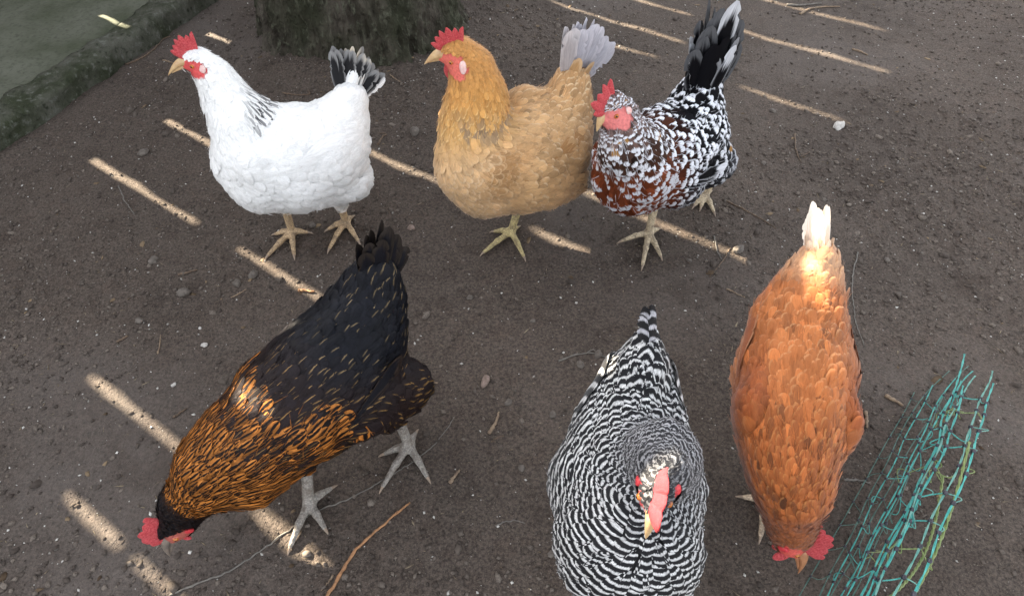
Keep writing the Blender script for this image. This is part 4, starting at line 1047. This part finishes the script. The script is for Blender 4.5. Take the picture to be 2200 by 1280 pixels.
# ================================================================== twigs, stones and litter
tw_br = simple_mat('brown_twig', (.15, .10, .065), (.07, .048, .032), 120, .8, .6, .001)
tw_or = simple_mat('split_orange_twig', (.40, .20, .09), (.20, .10, .045), 150, .7, .6, .001)
tw_gr = simple_mat('grey_stem', (.17, .155, .135), (.10, .09, .08), 120, .8, .5, .001)
tw_pl = simple_mat('pale_stick', (.26, .19, .125), (.16, .11, .075), 150, .8, .5, .001)
def twig(pts, r, mat, label, kind='twig', branches=(), lift=0.0, group=None):
    P = [gpt(x, y) for x, y in pts]; n = max(14, int(np.sum(np.linalg.norm(np.diff(np.array(P), axis=0), axis=1)) / .006))
    Q = resample(P, n, .0007); Q[:, 2] = ground_h(Q[:, 0], Q[:, 1]); 
    for _ in range(6): Q[1:-1, 2] = np.maximum(Q[1:-1, 2], (Q[:-2, 2] + Q[2:, 2]) / 2)
    Q[:, 2] += r * .75 + lift
    rr = r * np.linspace(1.15, .55, n) * (1 + .18 * rng.normal(0, 1, n).clip(-1, 1)); parts = [tube(Q, rr, 8)]
    for b in branches:
        B_ = resample([gpt(x, y, r + .002) for x, y in b], 12, .0004); parts.append(tube(B_, r * np.linspace(.7, .35, 12), 6))
    V_, F_ = join(parts); o = mesh_obj(kind, V_, F_, mat, origin=Q[0]); return tag(o, label, 'twig' if kind != 'stick' else 'stick', group)
twig([(700, 1290), (725, 1245), (765, 1180), (815, 1135), (850, 1105), (881, 1080)], .0028, tw_or, 'long orange brown split twig at the bottom, right of the black hen', branches=[[(850, 1105), (862, 1098), (878, 1084)]])
twig([(366, 1278), (410, 1257), (470, 1238), (530, 1205), (560, 1183), (620, 1140), (680, 1095), (735, 1080), (790, 1050), (845, 1018), (900, 985), (945, 945), (976, 895)], .0014, tw_gr, 'very long thin grey stem running under the feet of the black hen')
twig([(1200, 776), (1240, 762), (1268, 758), (1305, 768)], .0018, tw_gr, 'forked grey twig left of the barred tail', branches=[[(1262, 759), (1274, 752), (1283, 760)]])
twig([(1843, 543), (1832, 585), (1830, 630), (1837, 690), (1856, 742)], .0013, tw_gr, 'thin curved twig right of the brown hen')
twig([(1553, 428), (1600, 452), (1640, 474), (1668, 492)], .0017, tw_br, 'straight dark twig between speckled hen and cream tail')
twig([(1708, 288), (1709, 318), (1715, 338), (1722, 350)], .0020, tw_br, 'short bent twig above and left of the brown hen tail', branches=[[(1720, 338), (1738, 330)]])
twig([(1533, 508), (1540, 540), (1552, 562)], .0016, tw_gr, 'thin twig end crossing the sun strip near the speckled hen', branches=[])
twig([(1568, 535), (1552, 562), (1524, 596)], .0014, tw_br, 'thin dark twig crossing another at the sun strip')
twig([(1050, 932), (1062, 915), (1068, 900), (1072, 886)], .0032, tw_pl, 'short bent pale stick in the middle foreground', 'stick')
twig([(886, 815), (910, 820), (940, 824)], .0030, tw_pl, 'short straight stick poking out right of the black hen', 'stick')
twig([(966, 1038), (978, 1022), (988, 1010)], .0030, tw_pl, 'stubby stick lying right of the black hen rear foot', 'stick')
twig([(1056, 950), (1068, 940), (1082, 936)], .0013, tw_br, 'tiny twig just below the bent pale stick')
twig([(384, 592), (405, 586), (424, 581)], .0026, tw_br, 'short brown stick left of the black hen tail', 'stick')
twig([(374, 897), (386, 888), (402, 877)], .0020, tw_br, 'small brown twig at the left of the black hen neck')
twig([(642, 625), (658, 626), (676, 628)], .0030, tw_or, 'small reddish stick in the sun strip below the white hen', 'stick')
twig([(1690, 12), (1720, 14), (1765, 9)], .0034, tw_gr, 'straight grey stick at the top right edge', 'stick')
twig([(1718, 32), (1740, 20), (1775, 16), (1804, 16)], .0034, tw_pl, 'bent pale stick below the straight grey one at the top right', 'stick')
twig([(1830, 107), (1848, 112), (1864, 120)], .0030, tw_pl, 'short stick lying alone in the upper right yard', 'stick')
twig([(270, 140), (300, 130), (330, 110), (352, 84), (368, 80)], .0026, tw_br, 'dark curved twig lying along the foot of the mossy kerb')
twig([(812, 312), (822, 296), (832, 288), (815, 287)], .0026, tw_br, 'hooked brown twig between the white and buff hens')
twig([(608, 202), (640, 205), (668, 200), (660, 190)], .0022, tw_br, 'curled dark twig behind the white hen')
twig([(350, 131), (362, 134), (376, 138)], .0026, tw_pl, 'pale stick end beside the white hen comb', 'stick')
twig([(1900, 850), (1920, 862), (1938, 872)], .0036, tw_pl, 'flat pale stick just above the netting', 'stick')
twig([(1858, 885), (1860, 902), (1862, 920)], .0030, tw_pl, 'upright looking short stick left of the netting', 'stick')
twig([(1812, 1030), (1840, 1032), (1868, 1036)], .0020, tw_gr, 'grey twig lying under the netting')
twig([(255, 400), (268, 432), (290, 462)], .0014, tw_gr, 'hair thin stem at the left edge of the yard')
twig([(252, 735), (264, 728), (276, 722)], .0022, tw_br, 'small twig at the far left below the sun strip')
twig([(1065, 1130), (1085, 1120), (1110, 1118), (1128, 1124)], .0012, tw_gr, 'fine curved stem left of the barred hen')
for (x, y, x2, y2, lb) in [(497, 640, 530, 622, 'tiny pale splinter left of the black hen back'), (716, 1235, 690, 1268, 'thin dark splinter near the bottom sun patch'), (1560, 622, 1600, 640, 'thin splinter above and left of the brown hen'), (340, 760, 345, 720, 'upright thin splinter in the left soil'), (836, 152, 866, 170, 'short splinter right of the white tail')]:
    twig([(x, y), ((x + x2) / 2 + 2, (y + y2) / 2), (x2, y2)], .0014, tw_pl, lb)

clodsm = simple_mat('brown_clod', (.10, .08, .065), (.06, .047, .038), 140, .95, .6, .001)
st_w = simple_mat('pale_stone', (.52, .50, .47), (.30, .28, .26), 140, .8, .4, .001); st_g = simple_mat('grey_stone', (.135, .115, .098), (.075, .062, .052), 140, .85, .5, .001); st_b = simple_mat('pale_brown_lump', (.26, .19, .16), (.15, .11, .09), 140, .9, .6, .001)
def stone(px, py, rp, mat, label, asp=.7, flat=.6, cat='stone'):
    p0 = gpt(px, py); r = rp * depth(p0) / F
    bm_ = ico(); V_, F_ = bm_; V_ = list(map(np.array, V_)); F_ = [tuple(f) for f in F_]
    for _ in range(2):
        mid = {}; nf = []
        def mp_(a, b):
            k = (min(a, b), max(a, b))
            if k not in mid: mid[k] = len(V_); V_.append(nrm(V_[a] + V_[b]))
            return mid[k]
        for a, b, c in F_:
            ab, bc, ca = mp_(a, b), mp_(b, c), mp_(c, a); nf += [(a, ab, ca), (b, bc, ab), (c, ca, bc), (ab, bc, ca)]
        F_ = nf
    V2 = np.array(V_); V2 = V2 * (1 + .55 * fbm(V2 * 1.6 + px * .37, 3))[:, None]; V2 = V2 * [r, r * asp, r * flat]
    a = px * .7; V2 = np.stack([V2[:, 0] * math.cos(a) - V2[:, 1] * math.sin(a), V2[:, 0] * math.sin(a) + V2[:, 1] * math.cos(a), V2[:, 2]], 1)
    p0[2] += r * flat * .35
    return tag(mesh_obj('stone', V2 + p0, F_, mat, origin=p0), label, cat)
stone(1310, 440, 7, st_w, 'small round white pebble between the buff and speckled hens', .95, .9)
stone(1801, 273, 14, st_w, 'flat pale stone on the open soil at the upper right', .7)
stone(891, 285, 13, st_g, 'grey stone between the white and buff hens', .8)
stone(1043, 820, 16, st_b, 'pale crumpled lump on the soil in the middle foreground', .5, .5, 'soil lump')
stone(440, 742, 7, st_w, 'small white pebble left of the black hen back', .8)
stone(374, 828, 6, st_w, 'tiny white pebble near the left sun strip', .7)
stone(430, 705, 4, st_w, 'very small white pebble above the other on the left', .8)
stone(1585, 540, 14, st_g, 'greyish clump lying beside the end of the sun strip', .7, .6, 'soil lump')
stone(1285, 762, 10, st_g, 'pale clod at the fork of the grey twig', .8, .7, 'soil lump')
stone(1246, 784, 9, st_g, 'round pale clod below the forked grey twig', .8, .7, 'soil lump')
stone(1092, 865, 9, st_g, 'grey pebble right of the bent pale stick', .8)
stone(1187, 892, 9, st_g, 'small pale clod left of the barred hen', .8, .7, 'soil lump')
stone(1640, 352, 6, st_g, 'small grey pebble in the open soil above the cream tail', .8)
stone(672, 486, 9, st_g, 'dark pebble beside the white hen front foot', .8)
stone(883, 490, 9, st_b, 'low brown clod between the white and buff hens feet', .8, .5, 'soil lump')
PB = [(1165, 600, 6, 'alone on open soil below the buff hen foot'), (1010, 640, 7, 'right of the black hen tail'), (1480, 560, 6, 'just below the sun strip in front of the speckled hen'), (960, 575, 6, 'below and left of the buff hen foot'),
      (510, 610, 11, 'largest clod just under the sun strip below the white hen'), (545, 592, 12, 'touching the sun strip below the white hen'), (600, 600, 9, 'inside the sun strip left of the black tail'), (330, 560, 11, 'left of the sun strips at the left middle'),
      (395, 630, 13, 'big clod on the left between two sun strips'), (480, 820, 10, 'close to the back of the black hen'), (300, 690, 9, 'at the left edge above the lower sun strips'), (1120, 1005, 8, 'halfway between the black and barred hens'),
      (1075, 960, 7, 'below the bent pale stick'), (1660, 240, 7, 'right of the speckled hen tail'), (1770, 430, 6, 'right beside the cream tail tip'), (1880, 330, 7, 'at the far right of the open soil'),
      (1905, 560, 7, 'right of the thin curved twig'), (310, 330, 12, 'left of the white hen breast'), (280, 240, 10, 'near the kerb left of the white hen'), (1145, 690, 6, 'in the bare centre of the yard'), (1185, 1190, 9, 'against the left side of the barred hen'),
      (985, 1180, 9, 'near the bottom right of the orange twig'), (560, 760, 8, 'beside the shoulder of the black hen')]
for k_, (x, y, r, lb) in enumerate(PB):
    tag(stone(x, y, r, st_g if k_ % 3 else clodsm, 'dull loose pebble ' + lb, .8, .6, 'pebble'), group='loose pebbles on the soil')
